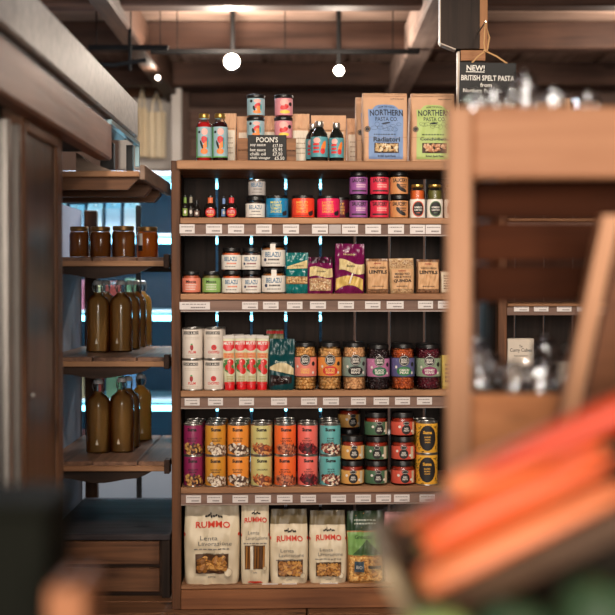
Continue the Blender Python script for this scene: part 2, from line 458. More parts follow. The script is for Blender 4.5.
TAGS = [
 (224.2, 233.4, 'under the sauce jars, second rail down', [(179.5, 194.7), (206, 222), (228, 244), (256, 271.7), (283, 299), (312, 328), (329, 341, 1), (342, 358), (365.4, 381), (388, 404), (410, 425), (425.6, 441)]),
 (302.0, 309.6, 'under the lentil and nut bags rail', [(179.5, 210), (242, 258), (263, 278.6), (287, 302.5), (310, 326), (338, 354), (365, 380.5), (386.7, 403.7), (418, 433), (438, 452)]),
 (398.2, 405.6, 'on the rail under the bean jars', [(184.6, 199.7), (208, 223), (239, 254), (271, 287), (301, 317), (323, 339), (351, 366), (373.6, 389), (395, 410), (417, 432)]),
 (495.4, 503.0, 'on the rail under the bright tins', [(186, 201), (207, 222), (232.5, 248), (255, 271), (277, 292.5), (300.6, 316), (331, 346), (355, 371), (376, 391), (394, 409.6), (419.6, 435)]),
]
for py0, py1, where, L in TAGS:
    for i, t in enumerate(L):
        dy = -(t[0] - 181) * 0.004 if py0 > 300 else (t[0] - 181) * 0.002
        bl = len(t) > 2
        price_tag(t[0], t[1], py0 + dy, py1 + dy, ('blank grey' if bl else 'white printed') + ' price tag, ' + ORD[i] + ' from the left ' + where, 'price tags', bl)
for i, (a, b) in enumerate(((514, 529), (534, 548.5), (557, 571.5), (577, 591))):
    price_tag(a, b, 305.5, 311.5, 'white price tag, ' + ORD[i] + ' from the left on the rail above the white card box', 'price tags')
for i, (a, b) in enumerate(((262, 278), (282, 297), (320, 338))):
    x0 = upx(a, 586, 0)[0]; x1 = upx(b, 586, 0)[0]
    o = MB().box(-(x1 - x0) / 2, (x1 - x0) / 2, 0, 0.018, 0, 0.0012).build('price_strip', TAGM)
    o.location = uw((x0 + x1) / 2, 0.0, ROWZ[5]); o.rotation_euler = (0, 0, YAW)
    tag(o, 'pale strip lying on the bottom shelf edge, ' + ORD[i] + ' from the left', 'price strip', 'strips on the bottom shelf')

# ------------------------------------------------------------------ chiller behind the units
CH_Y = 5.7
ch = tag(empty('drinks_chiller', (-0.55, CH_Y, 0)), 'blue-lit open chiller with white shelves behind the wooden unit', 'chiller')
CW = mat((206, 214, 220), 0.5, var=0.03)
cx0, cx1 = -0.75, 0.66
MB().box(cx0, cx1, 0.50, 0.54, 0, 1.50, 0.005).build('back_panel', mat((74, 92, 112), 0.6), ch)
MB().box(cx0 - 0.03, cx0, 0, 0.54, 0, 1.50, 0.005).build('end_panel', CW, ch)
MB().box(cx1, cx1 + 0.03, 0, 0.54, 0, 1.50, 0.005).build('end_panel', CW, ch)
MB().box(cx0 - 0.03, cx1 + 0.03, -0.02, 0.54, 1.50, 1.53, 0.01).build('top_canopy', CW, ch)
MB().box(cx0, cx1, -0.02, 0.50, 0.0, 0.22, 0.01).build('kick_panel', CW, ch)
LED = emit((125, 215, 238), 4.0)
TUBEZ = [at(300, p, CH_Y).z for p in (186, 241, 318, 408)]
for z in TUBEZ:
    MB().box(cx0, cx1, 0.02, 0.50, z + 0.02, z + 0.035, 0.003).build('shelf', CW, ch)
    MB().tube([(cx0 + 0.02, 0.0, z), (cx1 - 0.02, 0.0, z)], 0.013, 10).build('light_tube', LED, ch)
CC = [((196, 120, 140), 'pink'), ((104, 136, 104), 'green'), ((180, 164, 126), 'tan'), ((120, 160, 200), 'pale blue'), ((150, 60, 50), 'red')]
lv = [0.221] + [z + 0.036 for z in TUBEZ[::-1][:3]]
lname = ['bottom', 'second', 'third', 'top']
for j, z in enumerate(lv):
    for i in range(6):
        c, cn = CC[(i * 2 + j * 3) % 5] if j < 3 else (((176, 196, 210), 'pale blue'), ((206, 212, 216), 'white'))[i % 2]
        h = random.uniform(0.13, 0.16) if j else 0.12
        x = -0.55 + cx0 + 0.06 + i * 0.085
        t = tag(empty('carton', (x, CH_Y + 0.12, z)), cn + ' blurred carton on the ' + lname[j] + ' chiller shelf, ' + ORD[i] + ' from the left end', 'carton', 'cartons in the chiller')
        MB().add([(-.033, -.033, 0), (.033, -.033, 0), (.033, .033, 0), (-.033, .033, 0), (-.033, -.033, h * .8), (.033, -.033, h * .8), (.033, .033, h * .8), (-.033, .033, h * .8), (-.033, 0, h), (.033, 0, h)],
                 [(3, 2, 1, 0), (0, 1, 5, 4), (2, 3, 7, 6), (1, 2, 6, 9, 5), (3, 0, 4, 8, 7), (4, 5, 9, 8), (6, 7, 8, 9)]).build('body', mat(c, 0.5), t)
        MB().lathe([(0.012, 0), (0.012, 0.012), (0.0, 0.012)], 10).build('cap', CW, t).location = (0, -0.018, h * .88)

# ------------------------------------------------------------------ nook rack on the left with its shelves
RX0, RX1 = -0.86, -0.446
RY0, RY1 = 4.05, 4.76
NSHELF = wood((150, 112, 90), (86, 62, 50), 1, 0.45)
rack = tag(empty('display_rack', (RX0, RY0, 0)), 'dark wooden nook rack with plank shelves holding bottles and honey', 'rack')
def rk(o): o.location = (-RX0, -RY0, 0); return o
BLUELIT_PL = mat((136, 146, 166), 0.8, var=0.25, scale=6, bump=0.15)  # plaster with the blue light on it put into the colour
rk(MB().box(RX0 - 0.03, RX0, 3.6, RY1, 0, 1.30).build('side_panel', BLUELIT_PL, rack))
a = at(85, 300, RY1 + 0.01); b = at(97, 300, RY1 + 0.01)
rk(MB().box(a.x, b.x, RY1, RY1 + 0.04, 0, 1.30, 0.003).build('post', MID_WOOD_Z, rack))
a = at(135.5, 300, RY1); b = at(140.5, 300, RY1)
rk(MB().box(a.x, b.x, RY1 + 0.01, RY1 + 0.03, 0, 1.32, 0.002).build('metal_post', BLACK, rack))
NZ = [at(110, p, RY0).z for p in (257.0, 357.5, 462.0)]
for k, z in enumerate(NZ):
    xs = [RX0, -0.70, -0.555, RX1]
    for i in range(3):
        rk(MB().box(xs[i] + 0.001, xs[i + 1] - 0.002, RY0 + 0.012, RY1, z - 0.016, z, 0.003).build('shelf_plank', NSHELF, rack))
    rk(MB().box(RX0, RX1 - 0.018, RY0 - 0.006, RY0 + 0.011, z - 0.030, z - 0.012, 0.002).build('front_strip', SHELF_WOOD, rack))
    rk(MB().box(RX1 - 0.018, RX1, RY0 - 0.02, RY0 + 0.03, z - 0.036, z + 0.010, 0.002).build('end_block', DARK_WOOD_Y, rack))
    pts = [(RX0, z - 0.031), (RX1 - 0.06, z - 0.031), (RX1 - 0.085, z - 0.045)] + [(RX1 - 0.11 - q * 0.035, z - 0.062 + 0.008 * math.cos(q * 0.9)) for q in range(8)] + [(RX0, z - 0.062)]
    rk(MB().slab(pts[::-1] if False else [(x, zz) for x, zz in pts][::-1], RY0 + 0.004, RY0 + 0.022).build('apron', DARK_WOOD_X, rack))
    for yy in (4.30, 4.55):
        rk(MB().box(RX0, RX1 - 0.02, yy, yy + 0.03, z - 0.045, z - 0.0165, 0.002).build('joist', DARK_WOOD_X, rack))
# top shelf, nearer and seen from below
TZ = 1.325; TX0, TX1, TY0, TY1 = -0.86, -0.44, 3.40, 4.03
tsh = tag(empty('hanging_shelf', (TX0, TY0, TZ)), 'dark wooden top shelf with raised side lip, above the honey jars', 'shelf')
def ts(o): o.location = (-TX0, -TY0, -TZ); return o
for i in range(3):
    ya = TY0 + i * 0.21
    ts(MB().box(TX0, TX1 - 0.016, ya + 0.0015, ya + 0.2085, TZ - 0.014, TZ, 0.002).build('shelf_plank', MID_WOOD_X, tsh))
ts(MB().box(TX1 - 0.015, TX1, TY0 - 0.01, TY1, TZ - 0.02, TZ + 0.020, 0.002).build('side_lip', MID_WOOD_Y, tsh))
ts(MB().box(TX0, TX1 - 0.016, TY0 - 0.010, TY0 + 0.001, TZ - 0.012, TZ + 0.004, 0.002).build('front_strip', SHELF_WOOD, tsh))
ts(MB().slab([(TX0, TZ - 0.046), (TX1 - 0.05, TZ - 0.046), (TX1 - 0.016, TZ - 0.013), (TX0, TZ - 0.013)], TY0 + 0.004, TY0 + 0.02).build('apron', MID_WOOD_X, tsh))
for yy in (3.62, 3.86):
    ts(MB().slab([(TX0, TZ - 0.050), (TX1 - 0.035, TZ - 0.050), (TX1 - 0.016, TZ - 0.030), (TX1 - 0.016, TZ - 0.0145), (TX0, TZ - 0.0145)], yy, yy + 0.05).build('joist', MID_WOOD_X, tsh))
wdg = MB().slab([(-0.055, 0.0), (0.045, 0.0), (0.05, 0.008), (-0.02, 0.035), (-0.055, 0.06)], 0, 0.09).build('wood_offcut', wood((150, 128, 112), (90, 74, 64), 0))
wdg.location = (at(96, 178, 3.46).x, 3.46, TZ + 0.0005); tag(wdg, 'weathered wedge of wood lying on the top nook shelf', 'offcut')

# storage box at the foot of the nook
BZ = at(110, 535, 4.04).z
bx = tag(empty('storage_box', (-0.65, 4.04, 0)), 'low wooden box of two boards with blue-grey top, below the bottles', 'box')
def bb(o): o.location = (0.65, -4.04, 0); return o
bb(MB().box(-0.85, -0.447, 4.05, 4.74, BZ - 0.02, BZ, 0.003).build('lid', wood((92, 84, 86), (58, 52, 54), 0, 0.65, spec=0.08), bx))
bb(MB().box(-0.85, -0.475, 4.075, 4.72, 0.0, BZ - 0.02).build('body', DARK_WOOD_X, bx))
for za, zb in ((0.018, 0.095), (0.108, BZ - 0.024)):
    bb(MB().box(-0.85, -0.482, 4.055, 4.074, za, zb, 0.002).build('front_board', wood((128, 88, 62), (66, 44, 34), 0, 0.5, knots=0.25), bx))
bb(MB().box(-0.474, -0.447, 4.045, 4.09, 0.0, BZ - 0.02, 0.002).build('corner_post', DARK_WOOD_Z, bx))

# ------------------------------------------------------------------ display cabinet along the left
CX = -0.50
KS = 1.16
def KB(x0, x1, y0, y1, z0, z1, bev=0.0):
    f = lambda z: z if z < 0.1 else CAMZ + (z - CAMZ) * KS
    return MB().box(x0 * KS, x1 * KS, y0 * KS, y1 * KS, f(z0), f(z1), bev)
cab = tag(empty('display_cabinet', (CX, 2.2, 0)), 'long display cabinet with grey canopy, wooden fascia and glass door', 'cabinet')
def cb(o): o.location = (-CX, -2.2, 0); return o
def canopy_mat():
    m, nt, b = _new('brushed_grey_panel')
    N, Lk = nt.nodes.new, nt.links.new
    tc = N('ShaderNodeTexCoord'); mp = N('ShaderNodeMapping'); mp.inputs['Scale'].default_value = (4, 30, 14)
    mp.inputs['Rotation'].default_value = (R(35), 0, 0)
    n = N('ShaderNodeTexNoise'); n.inputs['Scale'].default_value = 4; n.inputs['Detail'].default_value = 6
    rp = N('ShaderNodeValToRGB'); rp.color_ramp.elements[0].color = lin((138, 129, 123)); rp.color_ramp.elements[1].color = lin((190, 181, 173))
    rp.color_ramp.elements[0].position = 0.3; rp.color_ramp.elements[1].position = 0.7
    Lk(tc.outputs['Object'], mp.inputs['Vector']); Lk(mp.outputs[0], n.inputs['Vector']); Lk(n.outputs['Fac'], rp.inputs['Fac']); Lk(rp.outputs[0], b.inputs['Base Color'])
    b.inputs['Roughness'].default_value = 0.5
    return m
CANOPY = canopy_mat()
FASCIA = wood((166, 116, 92), (124, 84, 66), 1, 0.5, scale=0.8, knots=0.8)
cb(KB(-1.15, -0.46, 1.2, 3.40, CAMZ + 0.388, CAMZ + 0.487, 0.006).build('canopy_panel', CANOPY, cab))
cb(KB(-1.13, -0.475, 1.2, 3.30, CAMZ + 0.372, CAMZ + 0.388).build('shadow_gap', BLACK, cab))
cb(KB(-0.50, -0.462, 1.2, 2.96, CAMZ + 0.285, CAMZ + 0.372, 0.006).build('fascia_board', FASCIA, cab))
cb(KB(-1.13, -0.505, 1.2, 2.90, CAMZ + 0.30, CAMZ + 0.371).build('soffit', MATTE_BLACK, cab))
# wooden end panel in the cabinet front plane
ya, yb = 0.494 * FPX / (307.5 - 23), 0.494 * FPX / (307.5 - 61)
FR_T = wood((150, 112, 86), (92, 66, 52), 1, 0.5)
cb(KB(-0.52, -0.496, ya + 0.02, yb - 0.05, 0.02, CAMZ + 0.29, 0.003).build('end_panel', wood((82, 56, 42), (26, 18, 15), 2, 0.3, knots=0.3), cab))
cb(KB(-0.53, -0.490, ya, ya + 0.022, 0.0, CAMZ + 0.31, 0.003).build('stile', MID_WOOD_Z, cab))
cb(KB(-0.53, -0.490, yb - 0.052, yb, 0.0, CAMZ + 0.30, 0.004).build('stile', MID_WOOD_Z, cab))
cb(KB(-0.53, -0.488, ya + 0.022, yb - 0.052, CAMZ + 0.262, CAMZ + 0.285, 0.003).build('head_rail', FR_T, cab))
k_ = MB().lathe([(0.006, 0), (0.005, 0.006), (0.0, 0.008)], 10).build('knob', STEEL, cab); p_ = at(34, 394, 2.27)
k_.location = (-0.495 * KS - CX, 2.24 * KS - 2.2, CAMZ + (p_.z - CAMZ) * KS); k_.rotation_euler = (0, R(90), 0)
# glass door
dr = empty('door'); dr.parent = cab
ALU = mat((150, 142, 134), 0.35, 0.6)
def dd(o): o.location = (-CX, -2.2, 0); return o
for yy in (ya - 0.10, ya - 0.026, ya - 0.9):
    dd(KB(-0.518, -0.494, yy, yy + 0.020, 0.05, CAMZ + 0.27, 0.003).build('door_frame', ALU, dr))
dd(KB(-0.518, -0.494, ya - 0.9, ya, 0.03, 0.05, 0.003).build('door_frame', ALU, dr))
dd(KB(-0.508, -0.504, ya - 0.88, ya - 0.10, 0.05, CAMZ + 0.27).build('glass_pane', glass((205, 215, 215), 0.03, 1.0), dr))
cb(KB(-1.13, -1.10, 1.2, yb, 0.0, CAMZ + 0.30).build('back_panel', mat((96, 88, 82), 0.7), cab))
cb(KB(-1.10, -0.53, yb - 0.03, yb - 0.002, 0.0, CAMZ + 0.30).build('end_board', DARK_WOOD_Z, cab))
for zz in (0.35, 0.68, 1.00):
    cb(KB(-1.10, -0.56, 1.2, yb - 0.031, zz, zz + 0.02).build('inner_shelf', MID_WOOD_Y, cab))
cb(KB(-1.10, -0.53, 1.2, yb - 0.031, 0.0, 0.05).build('plinth', MATTE_BLACK, cab))
# thin metal frame under the canopy end
FRM = mat((150, 175, 180), 0.3, 0.7)  # cyan tint of the light falling on the metal is in its colour
cb(KB(-0.475, -0.463, 2.97, 3.46, CAMZ + 0.372, CAMZ + 0.384, 0.001).build('metal_edge', FRM, cab))
cb(KB(-0.475, -0.463, 3.448, 3.46, TZ + 0.021, CAMZ + 0.372, 0.001).build('metal_upright', FRM, cab))
cb(KB(-0.495, -0.477, 3.42, 3.445, TZ + 0.001, CAMZ + 0.372, 0.001).build('metal_upright', BLACK, cab))
cb(KB(-0.556, -0.520, 3.36, 3.39, TZ + 0.006, CAMZ + 0.372, 0.002).build('support_board', MATTE_BLACK, cab))

# ------------------------------------------------------------------ ceiling lamps and rails
RAILB = mat((12, 11, 11), 0.85, spec=0.1)
def track_lamp(px, py, Y, rad, strength, power, label):
    p = at(px, py, Y)
    t = tag(empty('track_spotlight', p), label, 'spotlight', 'track spotlights')
    MB().lathe([(rad * 0.75, 0.0), (rad * 1.05, -0.02), (rad * 1.05, -0.09), (rad * 0.8, -0.12), (0, -0.12)][::-1], 20).build('housing', BLACK, t).rotation_euler = (R(90), 0, 0)
    b = MB().blob((0, -0.012, 0), (rad * 0.95, rad * 0.35, rad * 0.95), None, 16, 10).build('bulb', emit((255, 240, 225), strength), t, True)
    MB().tube([(0, 0.06, 0.0), (0, 0.06, (ZC - 0.0005 if px > 200 else ZC - 0.2) - p.z)], 0.012, 8).build('stem', RAILB, t)
    d = bpy.data.lights.new('lamp_glow', 'POINT'); d.energy = power; d.color = (1.0, 0.86, 0.72); d.shadow_soft_size = rad
    o = bpy.data.objects.new('lamp_glow', d); col.objects.link(o); o.parent = t; o.location = (0, -0.12, 0)
    return t
track_lamp(232, 62, 6.50, 0.040, 60, 34, 'very bright round spotlight glaring on the ceiling track')
track_lamp(339, 71, 6.50, 0.026, 25, 10, 'smaller dimmer spotlight right of the glaring one')
track_lamp(158, 78, 7.3, 0.014, 6, 1.5, 'tiny spotlight beside the dark left ceiling beam')
track_lamp(650, 60, 6.50, 0.03, 25, 22, 'unseen spotlight added beyond the right edge to brighten the ceiling')  # out of view, added to light the ceiling boards on the right
for (xa, xb, py, Y, lab) in ((150, 420, 51, 6.545, 'long black ceiling track rail carrying the spotlights'), (88, 168, 47, 6.2, 'short black ceiling rail above the grey canopy')):
    a = at(xa, py, Y); b = at(xb, py, Y)
    t = tag(empty('track_rail', (a.x, Y, a.z)), lab, 'rail')
    MB().box(0, b.x - a.x, 0, 0.03, -0.012, 0.012, 0.003).build('rail', RAILB, t)
    n = 3
    for i in range(n):
        x = (b.x - a.x) * (0.1 + 0.4 * i)
        MB().tube([(x, 0.015, 0.01), (x, 0.015, ZC - a.z)], 0.003, 6).build('hanger', RAILB, t)
a = at(100, 64, 6.1); b = at(146, 60, 6.1)
t = tag(empty('rail_bar', a), 'drooping black bar hung below the short ceiling rail', 'bar')
MB().tube([(0, 0, 0), (0.06, 0, -0.006), (b.x - a.x, 0, b.z - a.z)], 0.01, 8).build('bar', RAILB, t)
hx = at(130, 62, 6.1).x - a.x
MB().box(hx - 0.007, hx + 0.007, -0.007, 0.007, -0.03, ZC - a.z, 0.002).build('drop_hanger', RAILB, t)
# cable down to the white pillar
pts = [at(x, y_, 8.15) for x, y_ in ((172, 50), (176, 58), (181, 66), (178, 75), (175, 84))]
cbm = MB().tube([p - pts[-1] for p in pts], 0.012, 6).build('cable', WHITE_PAINT); cbm.location = pts[-1]
tag(cbm, 'pale cable curving from the ceiling to the white pillar', 'cable')
# tote bags on the back wall
for i, (xa, xb, ya_, yb_, lab) in enumerate(((137, 147, 108, 157, 'narrow cream tote bag hanging nearest the grey canopy'), (147, 166, 112, 158, 'wide cream tote bag hanging beside the narrow one'))):
    a = at(xa, yb_, 8.45); b = at(xb, ya_, 8.45); w = b.x - a.x; h = b.z - a.z
    t = tag(empty('tote_bag', ((a.x + b.x) / 2, 8.45, a.z)), lab, 'tote bag', 'tote bags on the back wall')
    TOTE = mat((236, 218, 186), 0.85, var=0.08)
    g = MB(); n = 8
    vs_ = []
    for j in range(n + 1):
        for ii in range(n + 1):
            u = ii / n * 2 - 1; v = j / n
            vs_.append((u * w / 2, -0.03 * (1 - u * u) * (1 - 0.7 * v) - 0.01 * math.sin(9 * u + i), v * h))
    for j in range(n + 1):
        for ii in range(n + 1):
            u = ii / n * 2 - 1; v = j / n
            vs_.append((u * w / 2, 0.03 * (1 - u * u) * (1 - 0.7 * v) + 0.005, v * h))
    N2 = (n + 1) ** 2
    f = []
    for j in range(n):
        for ii in range(n):
            q = j * (n + 1) + ii
            f.append((q, q + 1, q + n + 2, q + n + 1)); f.append((N2 + q, N2 + q + n + 1, N2 + q + n + 2, N2 + q + 1))
    g.add(vs_, f).build('bag_body', TOTE, t, True)
    for s_ in (-1, 1):
        MB().tube([(s_ * w * 0.25, 0, h - 0.01), (s_ * w * 0.2, 0.0, h + 0.06), (0, 0.01, h + 0.13)], 0.008, 6).build('strap', TOTE, t)
    MB().tube([(0, 0.0, h + 0.135), (0, 0.13, h + 0.135)], 0.006, 6).build('hook', STEEL, t)

# ------------------------------------------------------------------ builders for the goods on the shelves
def place(t, lx, d, z, rz=0.0, tilt=0.0):
    if z < ROWZ[0] - 0.05: d -= 0.016
    t.location = uw(lx, d, z); t.rotation_euler = (0, tilt, YAW + rz)
def measure(px0, px1, pyt, row, d):
    """front view box in pixels -> centre x, width, height for a thing whose outline lies d behind the front"""
    x0, z = upx(px0, pyt, d); x1, _ = upx(px1, pyt, d)
    return (x0 + x1) / 2, x1 - x0, z - ROWZ[row]
def rings(r, h, b=0.002):
    return [(r - b, 0), (r, b), (r, h - b), (r - b, h)]

def make_can(r, h, label_mat, design, name='tin_can', lab_lo=0.03, lab_hi=0.955):
    t = empty(name)
    MB().lathe([(r * 0.93, 0), (r * 1.0, 0.0012), (r * 1.0, 0.003), (r * 0.975, 0.0045), (r * 0.975, h - 0.005), (r * 1.0, h - 0.0035), (r * 1.0, h - 0.001), (r * 0.97, h), (r * 0.93, h - 0.0003), (r * 0.92, h - 0.004), (r * 0.6, h - 0.004), (r * 0.58, h - 0.003), (0, h - 0.003)], 28).build('metal_body', STEEL, t, True)
    w = MB().lathe([(r * 0.985, h * lab_lo), (r * 0.99, h * lab_lo + 0.0005), (r * 0.99, h * lab_hi - 0.0005), (r * 0.985, h * lab_hi)], 32).build('paper_label', label_mat, t, True)
    MB().add([(-0.006, -r * 0.1, h - 0.002), (0.006, -r * 0.1, h - 0.002), (0.006, r * 0.5, h - 0.002), (-0.006, r * 0.5, h - 0.002), (-0.005, -r * 0.1, h - 0.0008), (0.005, -r * 0.1, h - 0.0008), (0.005, r * 0.5, h - 0.0008), (-0.005, r * 0.5, h - 0.0008)],
             [(3, 2, 1, 0), (4, 5, 6, 7), (0, 1, 5, 4), (1, 2, 6, 5), (2, 3, 7, 6), (3, 0, 4, 7)]).build('ring_pull', STEEL, t)
    p = Print(S_cyl(r * 0.99)); design(p, r, h); p.build(w)
    return t
def make_jar(r, h, lid_mat, content_mat, label_mat, design, lab=(0.1, 0.7), lid_h=0.012, lid_r=0.93, neck_r=0.86, shoulder=0.14, fill=0.9, beans=None, bean_mats=None, glass_mat=None, name='glass_jar', arc=2.6, hang=None):
    t = empty(name)
    hg = h - lid_h * 0.9; sh = h * shoulder
    prof = [(r * 0.86, 0), (r * 0.97, 0.002), (r, 0.006), (r, hg - sh), (r * 0.97, hg - sh * 0.55), (r * neck_r, hg - sh * 0.2), (r * neck_r, hg)]
    MB().lathe(prof, 28).build('glass_body', glass_mat or GLASS, t, True)
    zt_ = min(hg * fill, hg - sh * 0.3); q = r * 0.94
    cp = [(q * 0.86, 0.003), (q, 0.007), (q, min(zt_, hg - sh))]
    if zt_ > hg - sh: cp.append((q * 0.95, hg - sh * 0.55))
    cp.append((q * 0.86, zt_)); cp.append((0, zt_))
    if beans:
        k = (q - beans[0]) / q
        MB().lathe([(a * k * 0.97, b) for a, b in cp], 20).build('filling', content_mat, t, True)
        ms = bean_mats or [content_mat]; mbs = [MB() for _ in ms]
        bw, bl = beans; z = bw * 0.9 + 0.003; row_ = 0
        while z < zt_:
            if not (lab[0] * h + bw < z < lab[1] * h - bw):
                n = int(2 * math.pi * (q - bw * 0.5) / (bl * 1.75)); rr = (q - bw * 0.72) * (1 if z < hg - sh else 0.92)
                for i in range(n):
                    a = 2 * math.pi * (i + 0.5 * (row_ % 2) + random.uniform(-.25, .25)) / n
                    if math.cos(a) < -0.2: continue
                    mbs[random.randrange(len(ms))].blob((rr * math.sin(a), -rr * math.cos(a), z + random.uniform(-.3, .3) * bw), (bw, bw * 0.9, bl), rot3(random.uniform(-.6, .6), random.uniform(0.6, 2.4), a), 7, 5)
            z += bw * 1.55; row_ += 1
        for m_, b_ in zip(ms, mbs):
            if b_.v: tag(b_.build('loose_beans', m_, t, True), kind='stuff')
    else:
        MB().lathe(cp, 24).build('filling', content_mat, t, True)
    lr = r * lid_r
    lp = [(lr * 0.96, h - lid_h), (lr, h - lid_h + 0.001), (lr, h - 0.003), (lr * 0.97, h - 0.0008), (lr * 0.88, h), (lr * 0.84, h - 0.001), (0, h - 0.0012)]
    MB().lathe(lp, 28).build('lid', lid_mat, t, True)
    rl = r * 1.012
    w = MB().lathe([(rl * 0.995, h * lab[0]), (rl, h * lab[0] + 0.0004), (rl, h * lab[1] - 0.0004), (rl * 0.995, h * lab[1])], 24, a0=-arc, a1=arc).build('paper_label', label_mat, t, True)
    p = Print(S_cyl(rl)); design(p, r, h); p.build(w)
    if hang:
        s_ = r * 0.22
        pp = Print(lambda u, v, off: (u, -r * 1.02 - off, v))
        MB().box(-s_, s_, -r * 1.018, -r * 1.008, h * lab[1] - 0.003, h * 0.93).build('paper_seal', WHITE, t)
    return t
def S_bag(w, h, d, p=4.0, top=0.1, crimp=0.88, wtop=0.96, seed=0, wr=0.0015, lowbulge=0.75):
    rnd = random.Random(seed); ph = [rnd.uniform(0, 6.28) for _ in range(6)]
    def pv(t):
        if t < 0.08: return lowbulge + (1 - lowbulge) * t / 0.08
        if t < 0.5: return 1.0
        if t < crimp: q = (t - 0.5) / (crimp - 0.5); return 1 + (top - 1) * (q * q * (3 - 2 * q))
        return top * (1 - 0.6 * (t - crimp) / max(1e-6, 1 - crimp))
    def f(u, v, off, side=-1):
        t = max(0.0, min(1.0, v / h)); s_ = max(-1, min(1, 2 * u / w))
        x = u * (wtop + (1 - wtop) * min(1.0, (1 - t) * 2.0)) * (1 - 0.05 * math.exp(-t * 22)) * (1 + 0.015 * math.sin(5 * t + ph[5]))
        y = d / 2 * pv(t) * (1 - abs(s_) ** p) ** (1 / p)
        y += wr * (math.sin(31 * v / h * 0.8 + 4 * s_ + ph[0]) * 0.6 + math.sin(9 * s_ + 8 * t + ph[1]) + 0.7 * math.sin(17 * s_ - 13 * t + ph[2])) * (1 - s_ ** 4)
        return (x, side * (y + off), v)
    return f
def make_bag(w, h, d, m, design, name='food_bag', nu=24, nv=30, body='bag_body', crimp_mat=None, **kw):
    t = empty(name); S = S_bag(w, h, d, **kw)
    def skin(v0, v1, extra=0.0, nv_=nv):
        mb = MB(); vs_ = []; fs_ = []
        for side in (-1, 1):
            for j in range(nv_ + 1):
                for i in range(nu + 1):
                    u = math.sin((i / nu - 0.5) * math.pi) * w / 2
                    vs_.append(S(u, v0 + (v1 - v0) * j / nv_, extra, side))
        n1 = nu + 1; K = n1 * (nv_ + 1)
        for j in range(nv_):
            for i in range(nu):
                q = j * n1 + i; fs_.append((q, q + 1, q + n1 + 1, q + n1)); q += K; fs_.append((q, q + n1, q + n1 + 1, q + 1))
            for i in (0, nu):
                q = j * n1 + i; z_ = (q, q + n1, K + q + n1, K + q); fs_.append(z_ if i == 0 else z_[::-1])
        for j in (0, nv_):
            for i in range(nu):
                q = j * n1 + i; z_ = (q, K + q, K + q + 1, q + 1); fs_.append(z_ if j == 0 else z_[::-1])
        return mb.add(vs_, fs_)
    b = skin(0, h).build(body, m, t, True)
    if crimp_mat:
        c0 = kw.get('crimp', 0.88)
        skin(h * c0, h * 1.0005, 0.0009, 4).build('top_seal', crimp_mat, t, True)
    p = Print(lambda u, v, off: S(u, v, off * 2.2 + 0.0004, -1)); p.dens = 3; design(p, w, h); p.build(b)
    return t
def pasta_bits(p, u0, u1, v0, v1, mats, n, kind='tube', size=0.006, off=0.0012):
    """pieces of pasta, nuts or grain showing in a window"""
    for k in range(n):
        u = random.uniform(u0, u1); v = random.uniform(v0, v1)
        c = Vector(p.surf(u, v, off)); mb = p.mb(random.choice(mats))
        L = size
        if u - u0 < L * .6: u = u0 + L * .6
        if u1 - u < L * .6: u = u1 - L * .6
        if v - v0 < L * .6: v = v0 + L * .6
        if v1 - v < L * .6: v = v1 - L * .6
        c = Vector(p.surf(u, v, off))
        a = random.uniform(-1.2, 1.2)
        if kind == 'tube':
            d_ = Vector((math.cos(a), random.uniform(-.15, .15), math.sin(a))) * L * 0.5
            mb.tube([c - d_, c + d_], L * 0.22, 7)
        elif kind == 'shell':
            d_ = Vector((math.cos(a), 0, math.sin(a))) * L * 0.5
            mb.tube([c - d_, c - d_ * 0.3, c + d_ * 0.4, c + d_], [L * 0.08, L * 0.3, L * 0.24, L * 0.1], 7)
        else:
            mb.blob(c, (L * 0.5, L * 0.3, L * 0.36), rot3(0, a, 0), 7, 4)
def beans_print(p, uc, vc, ru, rv, mats, n, a=0.0035, b=0.0022, off=0.0006, base=None, slope=0.35):
    if base: p.disc(uc, vc, ru, rv, base, 0.0004, 18, 3, rot=-slope * 0.6)
    for k in range(n):
        q = random.uniform(0, 6.28); s_ = math.sqrt(random.random())
        x = ru * s_ * math.cos(q); y = rv * s_ * math.sin(q)
        p.disc(uc + x, vc + y - slope * x * 0.6, a, b, mats[k % len(mats)], off + 0.00012 * (k % 3), 7, 1, rot=random.uniform(-1.3, 1.3))

# ================================================================== row 0, on top of the unit
LBL_BLUE = mat((150, 180, 188), 0.5); LBL_PINK = mat((214, 138, 146), 0.5); RED = mat((206, 44, 44), 0.5); ORANGE = mat((232, 128, 52), 0.5)
PINK = mat((232, 172, 162), 0.5); GREEN = mat((92, 158, 84), 0.5); YELLOW = mat((228, 196, 74), 0.5); TEAL = mat((38, 150, 158), 0.5)
def figure_print(p, r, h, bg2=None, v0=0.14, v1=0.7, left=-0.2):
    c = (v0 + v1) / 2 * h; H = (v1 - v0) * h
    p.disc(r * -0.62, c + H * 0.32, r * 0.17, r * 0.17, INK)
    p.disc(r * 0.1, c + H * 0.33, r * 0.42, H * 0.12, PINK)
    p.disc(r * 0.12, c + H * 0.04, r * 0.42, H * 0.15, RED, rot=0.5)
    p.disc(r * 0.25, c - H * 0.12, r * 0.3, H * 0.15, ORANGE, 0.0007, rot=-0.6)
    p.disc(r * -0.28, c - H * 0.12, r * 0.14, H * 0.16, INK, 0.0008, rot=0.3)
    p.disc(r * 0.05, c - H * 0.34, r * 0.46, H * 0.1, ORANGE, 0.0009)
    p.disc(r * 0.5, c - H * 0.05, r * 0.1, H * 0.2, TEAL, 0.0009)
